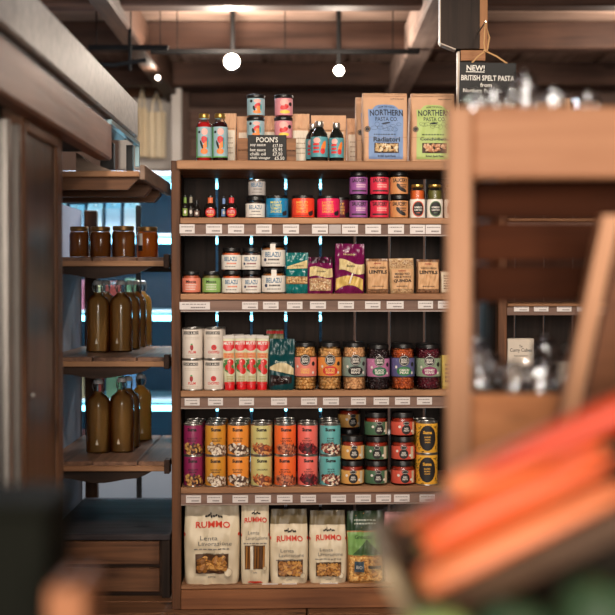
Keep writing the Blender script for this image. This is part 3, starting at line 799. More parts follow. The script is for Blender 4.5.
def soy_bottle(r, h, top_mat):
    t = empty('sauce_bottle')
    MB().lathe([(r * 0.9, 0), (r, 0.004), (r, h * 0.70), (r * 0.93, h * 0.78), (r * 0.62, h * 0.85), (r * 0.55, h * 0.88), (r * 0.55, h * 0.93)], 26).build('glass_body', GLASS, t, True)
    MB().lathe([(r * 0.86, 0.003), (r * 0.93, 0.006), (r * 0.93, h * 0.70), (r * 0.86, h * 0.78), (r * 0.5, h * 0.83), (0, h * 0.83)], 22).build('sauce', top_mat, t, True)
    MB().lathe([(r * 0.66, h * 0.90), (r * 0.70, h * 0.91), (r * 0.70, h * 0.985), (r * 0.64, h), (0, h)], 22).build('cap', GOLD, t, True)
    w = MB().lathe([(r * 1.0, h * 0.09), (r * 1.012, h * 0.092), (r * 1.012, h * 0.718), (r * 1.0, h * 0.72)], 22, a0=-2.4, a1=2.4).build('paper_label', LBL_BLUE, t, True)
    p = Print(S_cyl(r * 1.012))
    p.grid(-r * 1.3, -r * 0.92, h * 0.09, h * 0.72, GREEN, 0.0003, 3, 2); p.grid(-r * 1.3, r * 1.3, h * 0.09, h * 0.115, GREEN, 0.0003, 8, 1)
    figure_print(p, r, h, v0=0.12, v1=0.72); p.build(w)
    return t
REDSAUCE = mat((168, 26, 28), 0.25); DARKSAUCE = mat((48, 16, 18), 0.2)
for (a, b, top, m_, lab) in ((196.3, 211.8, 114, REDSAUCE, 'gold-capped bottle of bright red sauce, leftmost on top of the unit'), (212.2, 227.8, 113.8, DARKSAUCE, 'gold-capped bottle of dark brown sauce beside the red one')):
    cx, w, h = measure(a, b, top, 0, 0.06)
    t = soy_bottle(w / 2, h, m_); place(t, cx, 0.06, ROWZ[0]); tag(t, lab, 'bottle', 'gold-capped sauce bottles')

# kraft bags standing behind
def kraft_back(w, h, flap=0.30):
    def des(p, W_, H_):
        p.grid(-W_ * 0.42, W_ * 0.42, 0.01, H_ * (1 - flap) - 0.006, mat((214, 200, 182), 0.7), 0.0008, 8, 6)
        p.grid(-W_ * 0.495, W_ * 0.495, H_ * (1 - flap), H_ * 0.995, KRAFT, 0.0025, 10, 4)
        p.lines(0, H_ * 0.5, W_ * 0.6, 4, 0.016, 0.003, mat((150, 126, 104), 0.7), 0.0012)
    return make_bag(w, h, 0.05, KRAFT, des, 'paper_bag', p=8, top=0.4, wtop=1.0, wr=0.001)
for (a, b, top, dd_, lab) in ((221, 236.5, 113.5, 0.15, 'plain kraft bag behind the dark sauce bottle'), (236.5, 262, 116.5, 0.20, 'plain kraft bag behind the left glass jars'), (263, 277, 116, 0.17, 'narrow kraft bag between the two stacks of small jars'), (291, 309.5, 114, 0.15, 'plain kraft bag right of the pink-labelled jars'), (311, 346, 115.5, 0.20, 'wide kraft bag behind the silver-capped bottles'), (346.5, 361, 118.5, 0.245, 'narrow kraft bag beside the blue pasta bag')):
    cx, w, h = measure(a, b, top, 0, dd_)
    t = kraft_back(w * 0.985, h); place(t, cx, dd_, ROWZ[0]); tag(t, lab, 'paper bag', 'kraft bags at the back of the top')
# small wooden box with the chalk board in front and four jars on it
cx, w, h = measure(238, 296, 138, 0, 0.05)
t = tag(empty('wooden_box'), 'small dark wooden box under the four little jars', 'box')
for za, zb in ((0, h * 0.49), (h * 0.51, h)):
    MB().box(-w / 2, w / 2, 0.0, 0.008, za, zb, 0.001).build('front_board', wood((142, 98, 66), (84, 56, 40), 0, 0.55, scale=1.6), t)
for s_ in (-1, 1):
    MB().box(min(s_ * w / 2, s_ * (w / 2 - 0.008)), max(s_ * w / 2, s_ * (w / 2 - 0.008)), 0.008, 0.088, 0, h, 0.001).build('end_board', MID_WOOD_Y, t)
MB().box(-w / 2 + 0.008, w / 2 - 0.008, 0.008, 0.088, h - 0.008, h - 0.0002).build('top_board', MID_WOOD_X, t)
place(t, cx, 0.05, ROWZ[0]); boxtop = ROWZ[0] + h
cx, w, h = measure(247.8, 286.5, 134, 0, 0.03)
t = tag(empty('chalkboard_sign'), 'small handwritten price board leaning on the wooden box', 'sign')
MB().box(-w / 2, w / 2, 0, 0.005, 0, h, 0.001).build('board', MATTE_BLACK, t)
p = Print(S_flat(0))
p.text("POON'S", 0.0, h * 0.82, w * 0.56, h * 0.20, CHALK)
for i, (s_, pr) in enumerate((('soy sauce', '£17.50'), ('hot sauce', '£5.95'), ('chilli oil', '£7.50'), ('chilli vinegar', '£5.50'))):
    ww = w * (0.40, 0.40, 0.40, 0.52)[i]
    p.text(s_, -w * 0.44 + ww / 2, h * (0.60 - 0.155 * i), ww, h * 0.115, CHALK, bold=0.006)
    p.text(pr, w * (0.27 if i != 3 else 0.32), h * (0.60 - 0.155 * i), w * 0.25, h * 0.12, CHALK, bold=0.006)
p.build(t, 'chalk_lettering'); place(t, cx, 0.032, ROWZ[0]); t.rotation_euler = (R(-8), 0, YAW)
def little_jar(r, h, m_, kind):
    def des(p, r_, h_):
        if kind == 0: figure_print(p, r_, h_, v0=0.08, v1=0.82)
        else:
            p.disc(r_ * 0.0, h_ * 0.62, r_ * 0.5, h_ * 0.16, PINK); p.disc(0, h_ * 0.42, r_ * 0.5, h_ * 0.12, RED, rot=0.3)
            p.disc(r_ * 0.05, h_ * 0.2, r_ * 0.6, h_ * 0.08, YELLOW, 0.0007); p.disc(r_ * 0.72, h_ * 0.55, r_ * 0.22, r_ * 0.22, INK, 0.0008)
    return make_jar(r, h, BLACK, mat((186, 120, 70), 0.4) if kind == 0 else mat((196, 90, 80), 0.4), m_, des, lab=(0.06, 0.82), lid_h=0.010, lid_r=1.06, neck_r=0.98, shoulder=0.05, arc=2.2)
for (a, b, kind, m_, cn) in ((246.3, 265, 0, LBL_BLUE, 'blue-labelled'), (274, 293, 1, LBL_PINK, 'pink-labelled')):
    cx, w, _ = measure(a, b, 95, 0, 0.09); ztop = upx(a, 94.8, 0.09)[1]
    hh = (ztop - boxtop) / 2
    t = little_jar(w / 2 * 0.94, hh - 0.0006, m_, kind)
    place(t, cx, 0.096, boxtop + 0.0002); tag(t, cn + ' little jar standing on the wooden box, lower of its stack', 'jar', 'little jars on the box')
    t2 = copy_tree(t); place(t2, cx + 0.001, 0.096, boxtop + hh + 0.0004, 0.06); tag(t2, cn + ' little jar with black lid, upper of its stack', 'jar')
# silver-capped dark bottles
def dark_bottle(r, h):
    t = empty('sauce_bottle')
    MB().lathe([(r * 0.9, 0), (r, 0.004), (r, h * 0.60), (r * 0.9, h * 0.70), (r * 0.6, h * 0.80), (r * 0.42, h * 0.85), (r * 0.42, h * 0.90)], 26).build('glass_body', mat((24, 26, 24), 0.08, var=0.05), t, True)
    MB().lathe([(r * 0.48, h * 0.86), (r * 0.5, h * 0.865), (r * 0.5, h * 0.985), (r * 0.46, h), (0, h)], 20).build('cap', STEEL, t, True)
    w = MB().lathe([(r, h * 0.12), (r * 1.012, h * 0.122), (r * 1.012, h * 0.608), (r, h * 0.61)], 22, a0=-2.0, a1=2.0).build('paper_label', mat((84, 150, 160), 0.5), t, True)
    p = Print(S_cyl(r * 1.012))
    p.disc(-r * 0.35, h * 0.52, r * 0.42, h * 0.07, PINK); p.disc(r * 0.45, h * 0.36, r * 0.26, h * 0.16, ORANGE, rot=-0.3); p.disc(r * 0.35, h * 0.26, r * 0.3, h * 0.07, RED, 0.0007)
    for i in range(3): p.grid(-r * 0.8, -r * 0.05, h * (0.40 - 0.09 * i), h * (0.455 - 0.09 * i), RED, 0.0006, 4, 1)
    p.build(w)
    return t
for (a, b, top, dd_, lab) in ((310.5, 328, 121.5, 0.05, 'dark silver-capped bottle with teal label, left front one'), (329, 344, 123, 0.06, 'dark silver-capped bottle with teal label, right one'), (305.5, 320, 123.8, 0.115, 'dark silver-capped bottle half hidden behind its neighbour')):
    cx, w, h = measure(a, b, top, 0, dd_)
    t = dark_bottle(w / 2 * 0.99, h); place(t, cx, dd_, ROWZ[0]); tag(t, lab, 'bottle', 'silver-capped bottles')
# pasta company bags
def kraft_pasta(w, h, lab_mat, kind, bits):
    inkc = mat((36, 40, 52), 0.6) if lab_mat else INK
    line = mat((66, 78, 96), 0.6) if kind == 'Radiatori' else mat((84, 96, 58), 0.6)
    def des(p, W_, H_):
        u0, u1 = -W_ * 0.385, W_ * 0.39
        p.grid(u0, u1, H_ * 0.045, H_ * 0.76, lab_mat, 0.0005, 10, 14)
        p.grid(u0, u1, 0, 1, lab_mat, 0.00055, 10, 3, shape=lambda a, b: (u0 + (u1 - u0) * (0.12 + 0.76 * a), H_ * (0.755 + b * (0.075 * (1 - (2 * a - 1) ** 4)))))
        p.text('FROM THE NORTH', W_ * 0.02, H_ * 0.785, W_ * 0.36, H_ * 0.022, inkc, 0.0012, arc=H_ * 0.015)
        p.text('NORTHERN', W_ * 0.02, H_ * 0.70, W_ * 0.74, H_ * 0.09, inkc, 0.0011, 0.02, arc=H_ * 0.012)
        p.text('PASTA CO.', W_ * 0.02, H_ * 0.615, W_ * 0.50, H_ * 0.06, inkc, 0.0011, 0.01)
        for k in range(9):
            cu = W_ * (-0.27 + 0.07 * k) + random.uniform(-.004, .004); cv = H_ * random.uniform(0.45, 0.55)
            p.ring(cu, cv, W_ * random.uniform(0.05, 0.085), H_ * random.uniform(0.02, 0.035), 0.0009, line, 0.0009 + 0.00005 * k, 16)
        p.disc(W_ * 0.0, H_ * 0.555, W_ * 0.10, H_ * 0.012, inkc, 0.0014, rot=0.15)
        p.disc(-W_ * 0.41, H_ * 0.47, W_ * 0.065, W_ * 0.065, INK, 0.0010)
        p.ring(-W_ * 0.41, H_ * 0.47, W_ * 0.05, W_ * 0.05, 0.0007, KRAFT, 0.0013)
        p.lines(-W_ * 0.02, H_ * 0.385, W_ * 0.5, 1, 0.01, H_ * 0.018, line, 0.0010)
        p.text(kind, W_ * 0.02, H_ * 0.325, W_ * (0.60 if kind == 'Radiatori' else 0.66), H_ * (0.07 if kind == 'Radiatori' else 0.055), inkc, 0.0011, 0.03)
        p.grid(-W_ * 0.26, W_ * 0.29, H_ * 0.13, H_ * 0.275, mat((70, 50, 38), 0.7), 0.0009, 6, 3)
        pasta_bits(p, -W_ * 0.26, W_ * 0.29, H_ * 0.13, H_ * 0.275, bits, 46, 'shell', 0.013, 0.003)
        p.text('British Spelt Pasta', W_ * 0.02, H_ * 0.085, W_ * 0.40, H_ * 0.032, inkc, 0.0011, 0.03)
        p.text('made in the north', W_ * 0.27, H_ * 0.915, W_ * 0.30, H_ * 0.018, INK, 0.0012)
        p.grid(-W_ * 0.5, W_ * 0.5, H_ * 0.955, H_ * 0.998, KRAFT, 0.002, 10, 2)
        p.grid(-W_ * 0.495, W_ * 0.495, H_ * 0.352, H_ * 0.355, mat((150, 112, 80), 0.8), 0.0007, 10, 1)
    return make_bag(w, h, 0.075, KRAFT, des, 'pasta_bag', p=9, top=0.35, crimp=0.97, wtop=0.99, wr=0.0012, seed=len(kind))
PB = [mat((206, 178, 134), 0.5), mat((180, 140, 94), 0.5), mat((232, 214, 182), 0.5)]
PB2 = [mat((206, 150, 112), 0.5), mat((178, 118, 84), 0.5), mat((226, 186, 150), 0.5)]
cx, w, h = measure(363, 408, 91.8, 0, 0.03)
t = kraft_pasta(w, h, mat((116, 142, 184), 0.6), 'Radiatori', PB); place(t, cx, 0.065, ROWZ[0], 0.02); tag(t, 'kraft pasta bag with blue label on top of the unit', 'pasta bag', 'kraft pasta bags')
cx2, w2, h2 = measure(411.5, 456, 92.2, 0, 0.03)
t2 = kraft_pasta(w2, h2, mat((170, 188, 112), 0.6), 'Conchigliette', PB2); place(t2, cx2, 0.065, ROWZ[0]); tag(t2, 'kraft pasta bag with lime green label beside the blue-labelled one', 'pasta bag', 'kraft pasta bags')
t3 = copy_tree(t); place(t3, cx - 0.014, 0.155, ROWZ[0]); tag(t3, 'kraft pasta bag standing behind the blue-labelled bag', 'pasta bag')
t4 = copy_tree(t2); place(t4, cx2 + 0.006, 0.155, ROWZ[0]); tag(t4, 'kraft pasta bag standing behind the lime-labelled bag', 'pasta bag')
for i, (a, b, top) in enumerate(((537, 553, 100), (554, 571, 97.5), (575, 600, 99))):
    cx, w, h = measure(a, b, top, 0, 0.07)
    t = kraft_back(w * 0.98, h); place(t, cx, 0.09, ROWZ[0]); tag(t, 'kraft bag on the right-hand unit above the display stand, ' + ORD[i] + ' from the left', 'paper bag', 'kraft bags on the right unit')

# ================================================================== row 1, sauces
DGLASS = mat((26, 22, 20), 0.1, var=0.05)
def hot_bottle(r, h, lab_mat, neck_mat, rnd=True, words=True):
    t = empty('hot_sauce_bottle')
    MB().lathe([(r * 0.88, 0), (r, 0.003), (r, h * 0.46), (r * 0.85, h * 0.56), (r * 0.42, h * 0.68), (r * 0.36, h * 0.74), (r * 0.36, h * 0.80)], 22).build('glass_body', DGLASS, t, True)
    MB().lathe([(r * 0.44, h * 0.79), (r * 0.45, h * 0.80), (r * 0.42, h * 0.97), (r * 0.38, h), (0, h)], 16).build('cap', BLACK, t, True)
    p = Print(S_cyl(r * 1.015))
    if rnd:
        p.disc(0, h * 0.24, r * 0.86, h * 0.21, lab_mat, 0.0004, 20, 3); p.text('POTTS', 0, h * 0.26, r * 1.1, h * 0.13, WHITE, 0.0008); p.lines(0, h * 0.12, r * 0.9, 1, 0.01, h * 0.04, YELLOW, 0.0008)
    else:
        p.grid(-r * 0.7, r * 0.7, h * 0.1, h * 0.42, lab_mat, 0.0004, 8, 3); p.disc(0, h * 0.27, r * 0.35, h * 0.08, WHITE, 0.0007)
    p.build(t, 'paper_label')
    if neck_mat:
        p = Print(S_cyl(r * 0.46)); p.grid(-r * 0.42, r * 0.42, h * 0.60, h * 0.90, neck_mat, 0.0006, 5, 3); p.build(t, 'neck_label')
    return t
for (a, b, top, dd_, lm, nm, rnd, lab) in (
  (182, 189, 195.6, 0.05, mat((120, 140, 60), 0.5), mat((110, 140, 60), 0.5), False, 'slim dark bottle with green label against the left post'),
  (187.5, 195, 195, 0.085, mat((70, 56, 48), 0.5), mat((150, 140, 120), 0.5), False, 'slim dark bottle with silvery neck behind the green-labelled one'),
  (193, 201, 201, 0.05, mat((96, 70, 62), 0.5), None, False, 'short dark bottle with brown label and pale dot'),
  (204.3, 217, 195.8, 0.05, RED, mat((226, 110, 66), 0.5), True, 'dark bottle with round red label and orange neck tag'),
  (225.2, 238, 195.8, 0.05, mat((196, 30, 36), 0.5), mat((206, 52, 54), 0.5), True, 'dark bottle with round red label and red neck tag'),
  (220.5, 227.5, 196.5, 0.085, mat((110, 140, 190), 0.5), mat((110, 140, 190), 0.5), False, 'slim bottle behind the red-necked bottle, blue highlight put into its label colour')):  # last bottle: its blue label colours paint a highlight
    cx, w, h = measure(a, b, top, 1, dd_)
    t = hot_bottle(w / 2, h, lm, nm, rnd); place(t, cx, dd_, ROWZ[1]); tag(t, lab, 'bottle', 'small dark sauce bottles')
BLUEINK = mat((62, 112, 146), 0.6); MAROON = mat((130, 50, 60), 0.6); ORI = mat((214, 110, 70), 0.6); GREYINK = mat((120, 116, 112), 0.6)
def belazu(sub, dot=False, lab=(0.06, 0.64)):
    def des(p, r, h):
        H_ = (lab[1] - lab[0]) * h; v = lab[0] * h
        p.text('BELAZU', 0, v + H_ * 0.72, r * 1.35, H_ * 0.30, BLUEINK, 0.0006, 0.02)
        p.lines(r * 0.1, v + H_ * 0.36, r * 1.0, 1, 0.01, H_ * 0.10, sub)
        p.lines(0, v + H_ * 0.16, r * 1.2, 1, 0.01, H_ * 0.06, GREYINK)
        if dot: p.disc(-r * 0.7, v + H_ * 0.4, r * 0.14, r * 0.14, mat((50, 60, 90), 0.6))
    return des
cx, w, h = measure(245.6, 265, 197, 1, 0.06)
t = make_jar(w / 2, h, BLACK, mat((50, 34, 26), 0.3), WHITE, belazu(GREYINK, lab=(0.04, 0.66)), lab=(0.04, 0.66), lid_h=0.014, shoulder=0.16)
place(t, cx, 0.055, ROWZ[1]); tag(t, 'black-lidded jar with white label beside the blue sauce jar', 'jar', 'white-labelled jars')
ztop = upx(255, 180, 0.06)[1]; h2 = ztop - ROWZ[1] - h
cx2, w2, _ = measure(248.3, 265.5, 180, 1, 0.06)
t = make_jar(w2 / 2, h2 - 0.0003, STEEL, mat((120, 110, 100), 0.3), mat((176, 168, 164), 0.5), belazu(GREYINK, lab=(0.06, 0.9)), lab=(0.06, 0.86), lid_h=0.006, shoulder=0.06, lid_r=0.97, name='squat_tin')
place(t, cx2, 0.055, ROWZ[1] + h); tag(t, 'squat pale grey tin stacked on the white-labelled jar', 'tin')
def tomato_sauce(lines_, ink, spot):
    def des(p, r, h):
        for i, s_ in enumerate(lines_):
            p.text(s_, -r * 0.12, h * (0.68 - 0.135 * i), r * 1.05, h * 0.105, ink, 0.0006, 0.02)
        p.disc(r * 0.72, h * 0.2, r * 0.28, h * 0.10, INK, 0.0008, rot=0.2)
        if spot: p.disc(r * 0.88, h * 0.28, r * 0.1, h * 0.06, INK, 0.0009)
        p.lines(-r * 0.1, h * 0.085, r * 1.5, 1, 0.01, h * 0.02, INK)
    return des
YI = mat((214, 206, 110), 0.5); OI = mat((240, 176, 80), 0.5)
tj = []
for (a, b, top, lm, ink, dd_, lab, lines_) in ((266, 288, 196, mat((24, 128, 178), 0.35), YI, 0.05, 'short jar with bright blue label', ('MEAT', 'LOVERS', 'TOMATO', 'SAUCE')), (291.5, 314, 196, mat((232, 66, 40), 0.35), OI, 0.05, 'short jar with orange-red label', ('MILD', 'CHICKEN', 'TOMATO', 'SAUCE')), (317, 339.4, 196.2, mat((226, 34, 88), 0.35), OI, 0.05, 'short jar with hot pink label in front', ('HOT', 'SMOKED', 'CHICKEN', 'SAUCE')), (337, 350, 200, mat((96, 22, 44), 0.35), OI, 0.13, 'pink jar standing back by the purple jars, shade put into its dark label colour', ('HOT', 'SMOKED', 'CHICKEN', 'SAUCE'))):  # last jar repeats the pink one, with shade painted as a darker label
    cx, w, h = measure(a, b, top, 1, dd_)
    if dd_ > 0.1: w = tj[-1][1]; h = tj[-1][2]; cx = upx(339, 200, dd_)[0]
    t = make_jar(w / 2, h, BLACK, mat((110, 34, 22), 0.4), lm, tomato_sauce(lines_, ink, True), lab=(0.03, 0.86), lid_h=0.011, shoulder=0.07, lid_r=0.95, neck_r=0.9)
    tj.append((t, w, h)); place(t, cx, dd_, ROWZ[1]); tag(t, lab, 'jar', 'short tomato sauce jars')
def saucery(ink2, fig):
    def des(p, r, h):
        p.text('SAUCERY', 0, h * 0.62, r * 1.75, h * 0.18, INK, 0.0006, 0.03)
        p.lines(r * 0.2, h * 0.40, r * 1.1, 2, h * 0.09, h * 0.06, ink2)
        if fig:
            p.disc(-r * 0.2, h * 0.36, r * 0.18, h * 0.14, INK, 0.0007, rot=0.5); p.disc(r * 0.25, h * 0.22, r * 0.5, h * 0.08, INK, 0.0007, rot=-0.4)
        else: p.grid(-r * 0.9, r * 0.9, h * 0.14, h * 0.2, INK, 0.0006, 8, 1)
    return des
for (a, b, lm, cm, ink2, fig, cn) in ((349, 367, mat((150, 84, 150), 0.4), mat((92, 56, 92), 0.4), mat((222, 180, 200), 0.5), False, 'purple'), (369.5, 388, mat((216, 46, 72), 0.4), mat((150, 40, 50), 0.4), mat((240, 170, 160), 0.5), False, 'red'), (389.3, 407.3, mat((204, 140, 88), 0.4), mat((130, 84, 52), 0.4), mat((90, 60, 44), 0.5), True, 'tan')):
    cx, w, h = measure(a, b, 172.5, 1, 0.06)
    t = make_jar(w / 2, h / 2 - 0.0004, BLACK, cm, lm, saucery(ink2, fig), lab=(0.04, 0.76), lid_h=0.013, shoulder=0.08, lid_r=0.92, neck_r=0.88)
    place(t, cx, 0.055, ROWZ[1]); tag(t, cn + '-labelled sauce jar with bold black lettering, lower of its stack', 'jar', 'stacked sauce jars')
    t2 = copy_tree(t); place(t2, cx, 0.056, ROWZ[1] + h / 2, 0.05); tag(t2, cn + '-labelled sauce jar with bold black lettering, upper of its stack', 'jar')
def round_badge(ringm):
    def des(p, r, h):
        p.disc(0, h * 0.275, r * 0.82, h * 0.235, ringm, 0.0004, 22, 3); p.disc(0, h * 0.275, r * 0.70, h * 0.205, INK, 0.0006, 22, 3)
        p.text('ROMESCO', 0, h * 0.32, r * 1.0, h * 0.055, WHITE, 0.0009, 0.03); p.text('CURRY PASTE', 0, h * 0.24, r * 1.05, h * 0.045, WHITE, 0.0009, 0.03)
        p.lines(0, h * 0.15, r * 0.5, 1, 0.01, h * 0.02, ringm, 0.0009)
    return des
for i, (a, b, cm, rm, lab) in enumerate(((409.2, 424.3, mat((198, 90, 34), 0.4), mat((214, 84, 50), 0.5), 'gold-lidded jar of orange paste with round black badge'), (426.2, 441.8, mat((92, 88, 36), 0.4), mat((90, 120, 80), 0.5), 'gold-lidded jar of green paste with round black badge'), (443.6, 459, mat((88, 70, 40), 0.4), mat((170, 80, 90), 0.5), 'gold-lidded jar half hidden by the display stand'))):
    cx, w, h = measure(a, b, 185, 1, 0.05)
    t = make_jar(w / 2, h, GOLD, cm, mat((232, 224, 214), 0.5, var=0.03), round_badge(rm), lab=(0.02, 0.56), lid_h=0.010, shoulder=0.18, lid_r=0.84, neck_r=0.78, fill=0.84, arc=1.9)
    place(t, cx, 0.05, ROWZ[1]); tag(t, lab, 'jar', 'gold-lidded paste jars')

# ================================================================== row 2, antipasti jars, nuts and grains
def small_dip(ink):
    def des(p, r, h):
        p.text('Mezze', 0, h * 0.54, r * 1.1, h * 0.13, ink, 0.0006, 0.02)
        p.lines(0, h * 0.38, r * 1.2, 3, h * 0.10, h * 0.04, WHITE)
    return des
for (a, b, lm, cm, cn) in ((182.6, 201, mat((222, 128, 104), 0.5), mat((170, 80, 50), 0.4), 'salmon pink'), (202.6, 220.8, mat((138, 178, 96), 0.5), mat((110, 96, 48), 0.4), 'light green')):
    cx, w, h = measure(a, b, 271.5, 2, 0.06)
    t = make_jar(w / 2, h, BLACK, cm, lm, small_dip(INK), lab=(0.07, 0.70), lid_h=0.010, shoulder=0.12, lid_r=0.88, neck_r=0.84)
    place(t, cx, 0.05, ROWZ[2]); tag(t, 'low dip jar with ' + cn + ' label and black lid', 'jar', 'low dip jars')
for (a, b, top, cm, sub, dot, cn) in ((222, 241.5, 247.8, mat((200, 84, 30), 0.35), ORI, False, 'orange contents'), (242, 260.8, 248, mat((60, 32, 24), 0.35), MAROON, True, 'dark contents'), (261.8, 285.4, 242.5, mat((150, 94, 48), 0.35), INK, True, 'amber contents and paper seal')):
    cx, w, h = measure(a, b, top, 2, 0.06)
    L_ = (0.05, 0.68) if top > 245 else (0.06, 0.70)
    t = make_jar(w / 2, h / 2 - 0.0004, BLACK, cm, WHITE, belazu(sub, dot, L_), lab=L_, lid_h=0.012, shoulder=0.16, lid_r=0.9, neck_r=0.86, hang=top < 245)
    place(t, cx, 0.055, ROWZ[2]); tag(t, 'white-labelled jar with ' + cn + ', lower of its stack', 'jar', 'stacked white-labelled jars')
    t2 = copy_tree(t); place(t2, cx - 0.001, 0.056, ROWZ[2] + h / 2, -0.06); tag(t2, 'white-labelled jar with ' + cn + ', upper of its stack', 'jar')
NUT = [mat((206, 166, 112), 0.5), mat((180, 132, 84), 0.5), mat((224, 196, 150), 0.5)]
CRM = mat((216, 194, 142), 0.45)
PURPLE = mat((110, 22, 74), 0.22); TEALB = mat((12, 104, 104), 0.25)
def teal_des(p, W_, H_):
    p.grid(0, 0, 0, 0, CRM, 0.0008, 10, 4, shape=lambda a, b: (W_ * (-0.44 + 0.9 * a), H_ * (0.60 + 0.02 * a + b * (0.06 + 0.14 * a))))
    p.grid(-W_ * 0.48, W_ * 0.48, H_ * 0.235, H_ * 0.42, mat((150, 110, 70), 0.5), 0.0006, 10, 4)
    pasta_bits(p, -W_ * 0.46, W_ * 0.46, H_ * 0.24, H_ * 0.415, NUT, 110, 'blob', 0.006, 0.0012)
    p.text('CASHEWS', W_ * 0.08, H_ * 0.68, W_ * 0.4, H_ * 0.035, INK, 0.0014)
cx, w, h = measure(285.4, 308, 252.8, 2, 0.05)
t = make_bag(w, h, 0.06, TEALB, teal_des, 'nut_bag', p=3, top=0.12, crimp=0.86, wtop=1.02, wr=0.002, seed=3); place(t, cx, 0.055, ROWZ[2]); tag(t, 'glossy teal bag of nuts beside the white-labelled jars', 'nut bag')
def purp1(p, W_, H_):
    p.grid(0, 0, 0, 0, CRM, 0.0008, 10, 4, shape=lambda a, b: (W_ * (-0.40 + 0.86 * a), H_ * (0.46 + 0.03 * math.sin(a * 6) + b * (0.26 - 0.02 * a))))
    p.text('Hoxby', W_ * 0.04, H_ * 0.60, W_ * 0.34, H_ * 0.06, INK, 0.0014)
    p.grid(0, 0, 0, 0, mat((190, 150, 110), 0.5), 0.0006, 10, 4, shape=lambda a, b: (W_ * (-0.40 + 0.80 * a), H_ * (0.08 + b * (0.32 + 0.03 * math.sin(a * 4)))))
    pasta_bits(p, -W_ * 0.38, W_ * 0.38, H_ * 0.09, H_ * 0.39, [mat((226, 204, 170), 0.5), mat((200, 170, 130), 0.5), mat((170, 120, 90), 0.5)], 120, 'blob', 0.0065, 0.0012)
cx, w, h = measure(306.5, 333, 257, 2, 0.05)
t = make_bag(w, h, 0.06, PURPLE, purp1, 'nut_bag', p=3, top=0.12, crimp=0.84, wtop=0.92, wr=0.003, seed=5, crimp_mat=mat((52, 14, 34), 0.3)); place(t, cx, 0.055, ROWZ[2]); tag(t, 'slumped small plum purple bag of oats next to the teal bag', 'nut bag', 'plum purple bags')
def purp2(p, W_, H_):
    p.grid(0, 0, 0, 0, CRM, 0.0008, 10, 4, shape=lambda a, b: (W_ * (-0.36 + 0.84 * a), H_ * (0.44 - 0.02 * a + 0.04 * math.sin(a * 5 + 1) + b * (0.22 - 0.03 * a))))
    p.text('Hoxby', -W_ * 0.02, H_ * 0.78, W_ * 0.4, H_ * 0.05, CRM, 0.0014)
    p.text('Banana', W_ * 0.02, H_ * 0.555, W_ * 0.26, H_ * 0.05, INK, 0.0014)
    p.grid(0, 0, 0, 0, mat((214, 180, 100), 0.4), 0.0006, 12, 4, shape=lambda a, b: (W_ * (-0.46 + 0.90 * a), H_ * (0.05 + 0.12 * (1 - (2 * a - 1) ** 2) + b * (0.24 - 0.05 * (1 - (2 * a - 1) ** 2)))))
    p.poly([(-W_ * 0.05, H_ * 0.20), (W_ * 0.02, H_ * 0.20), (W_ * 0.10, H_ * 0.40), (W_ * 0.06, H_ * 0.41)], mat((245, 236, 220), 0.3), 0.0012)
cx, w, h = measure(333.5, 364, 243.8, 2, 0.05)
t = make_bag(w, h, 0.07, PURPLE, purp2, 'nut_bag', p=3, top=0.14, crimp=0.84, wtop=0.92, wr=0.003, seed=9); place(t, cx, 0.06, ROWZ[2], 0, 0.02); tag(t, 'tall plum purple bag with cream panels next to the lentils', 'nut bag', 'plum purple bags')
LENT = [mat((150, 104, 70), 0.6), mat((120, 84, 56), 0.6)]; QUI = [mat((206, 176, 136), 0.6), mat((178, 138, 96), 0.6), mat((150, 110, 76), 0.6)]
TANLAB = mat((206, 160, 116), 0.6, var=0.06)
def lentils(name_):
    def des(p, W_, H_):
        grains = LENT if name_ == 'LENTILS' else QUI
        pasta_bits(p, -W_ * 0.47, W_ * 0.47, H_ * 0.02, H_ * 0.13, grains, 80, 'blob', 0.005, 0.0006)
        pasta_bits(p, -W_ * 0.47, W_ * 0.47, H_ * (0.72 if name_ != 'LENTILS' else 0.9), H_ * 0.96, grains, 130 if name_ != 'LENTILS' else 50, 'blob', 0.005, 0.0006)
        top = 0.92 if name_ == 'LENTILS' else 0.70
        p.grid(-W_ * 0.43, W_ * 0.43, H_ * 0.13, H_ * top, TANLAB, 0.0018, 8, 6)
        p.lines(0, H_ * (top - 0.07), W_ * 0.3, 1, 0.01, H_ * 0.03, mat((150, 50, 40), 0.6), 0.0022)
        if name_ == 'LENTILS':
            p.text('WHOLE GREEN', 0, H_ * 0.74, W_ * 0.68, H_ * 0.055, INK, 0.0024, 0.02); p.text('LENTILS', 0, H_ * 0.62, W_ * 0.78, H_ * 0.10, INK, 0.0024, 0.04)
        else:
            p.text('MIXED RED', 0, H_ * 0.56, W_ * 0.6, H_ * 0.055, INK, 0.0024, 0.02); p.text('RED & WHITE', 0, H_ * 0.475, W_ * 0.66, H_ * 0.055, INK, 0.0024, 0.02); p.text('QUINOA', 0, H_ * 0.36, W_ * 0.72, H_ * 0.10, INK, 0.0024, 0.04)
        p.lines(0, H_ * 0.20, W_ * 0.5, 1, 0.01, H_ * 0.02, INK, 0.0022)
    return des
for i, (a, b, top, nm, body, lab) in enumerate(((365.3, 388, 258.8, 'LENTILS', mat((128, 90, 62), 0.3), 'clear bag of green lentils with tan label, next to the purple bag'), (389, 413.4, 258.5, 'QUINOA', mat((190, 156, 116), 0.3), 'clear bag of mixed quinoa with speckled grains at its top'), (415, 438.2, 259.5, 'LENTILS', mat((110, 76, 54), 0.3), 'clear bag of lentils with tan label, right of the quinoa'))):
    cx, w, h = measure(a, b, top, 2, 0.05)
    t = make_bag(w, h, 0.05, body, lentils(nm), 'grain_bag', p=4, top=0.25, crimp=0.9, wtop=1.0, wr=0.0016, seed=20 + i); place(t, cx, 0.05, ROWZ[2], 0, (0, -0.02, 0.015)[i]); tag(t, lab, 'grain bag', 'bags of grain and lentils')
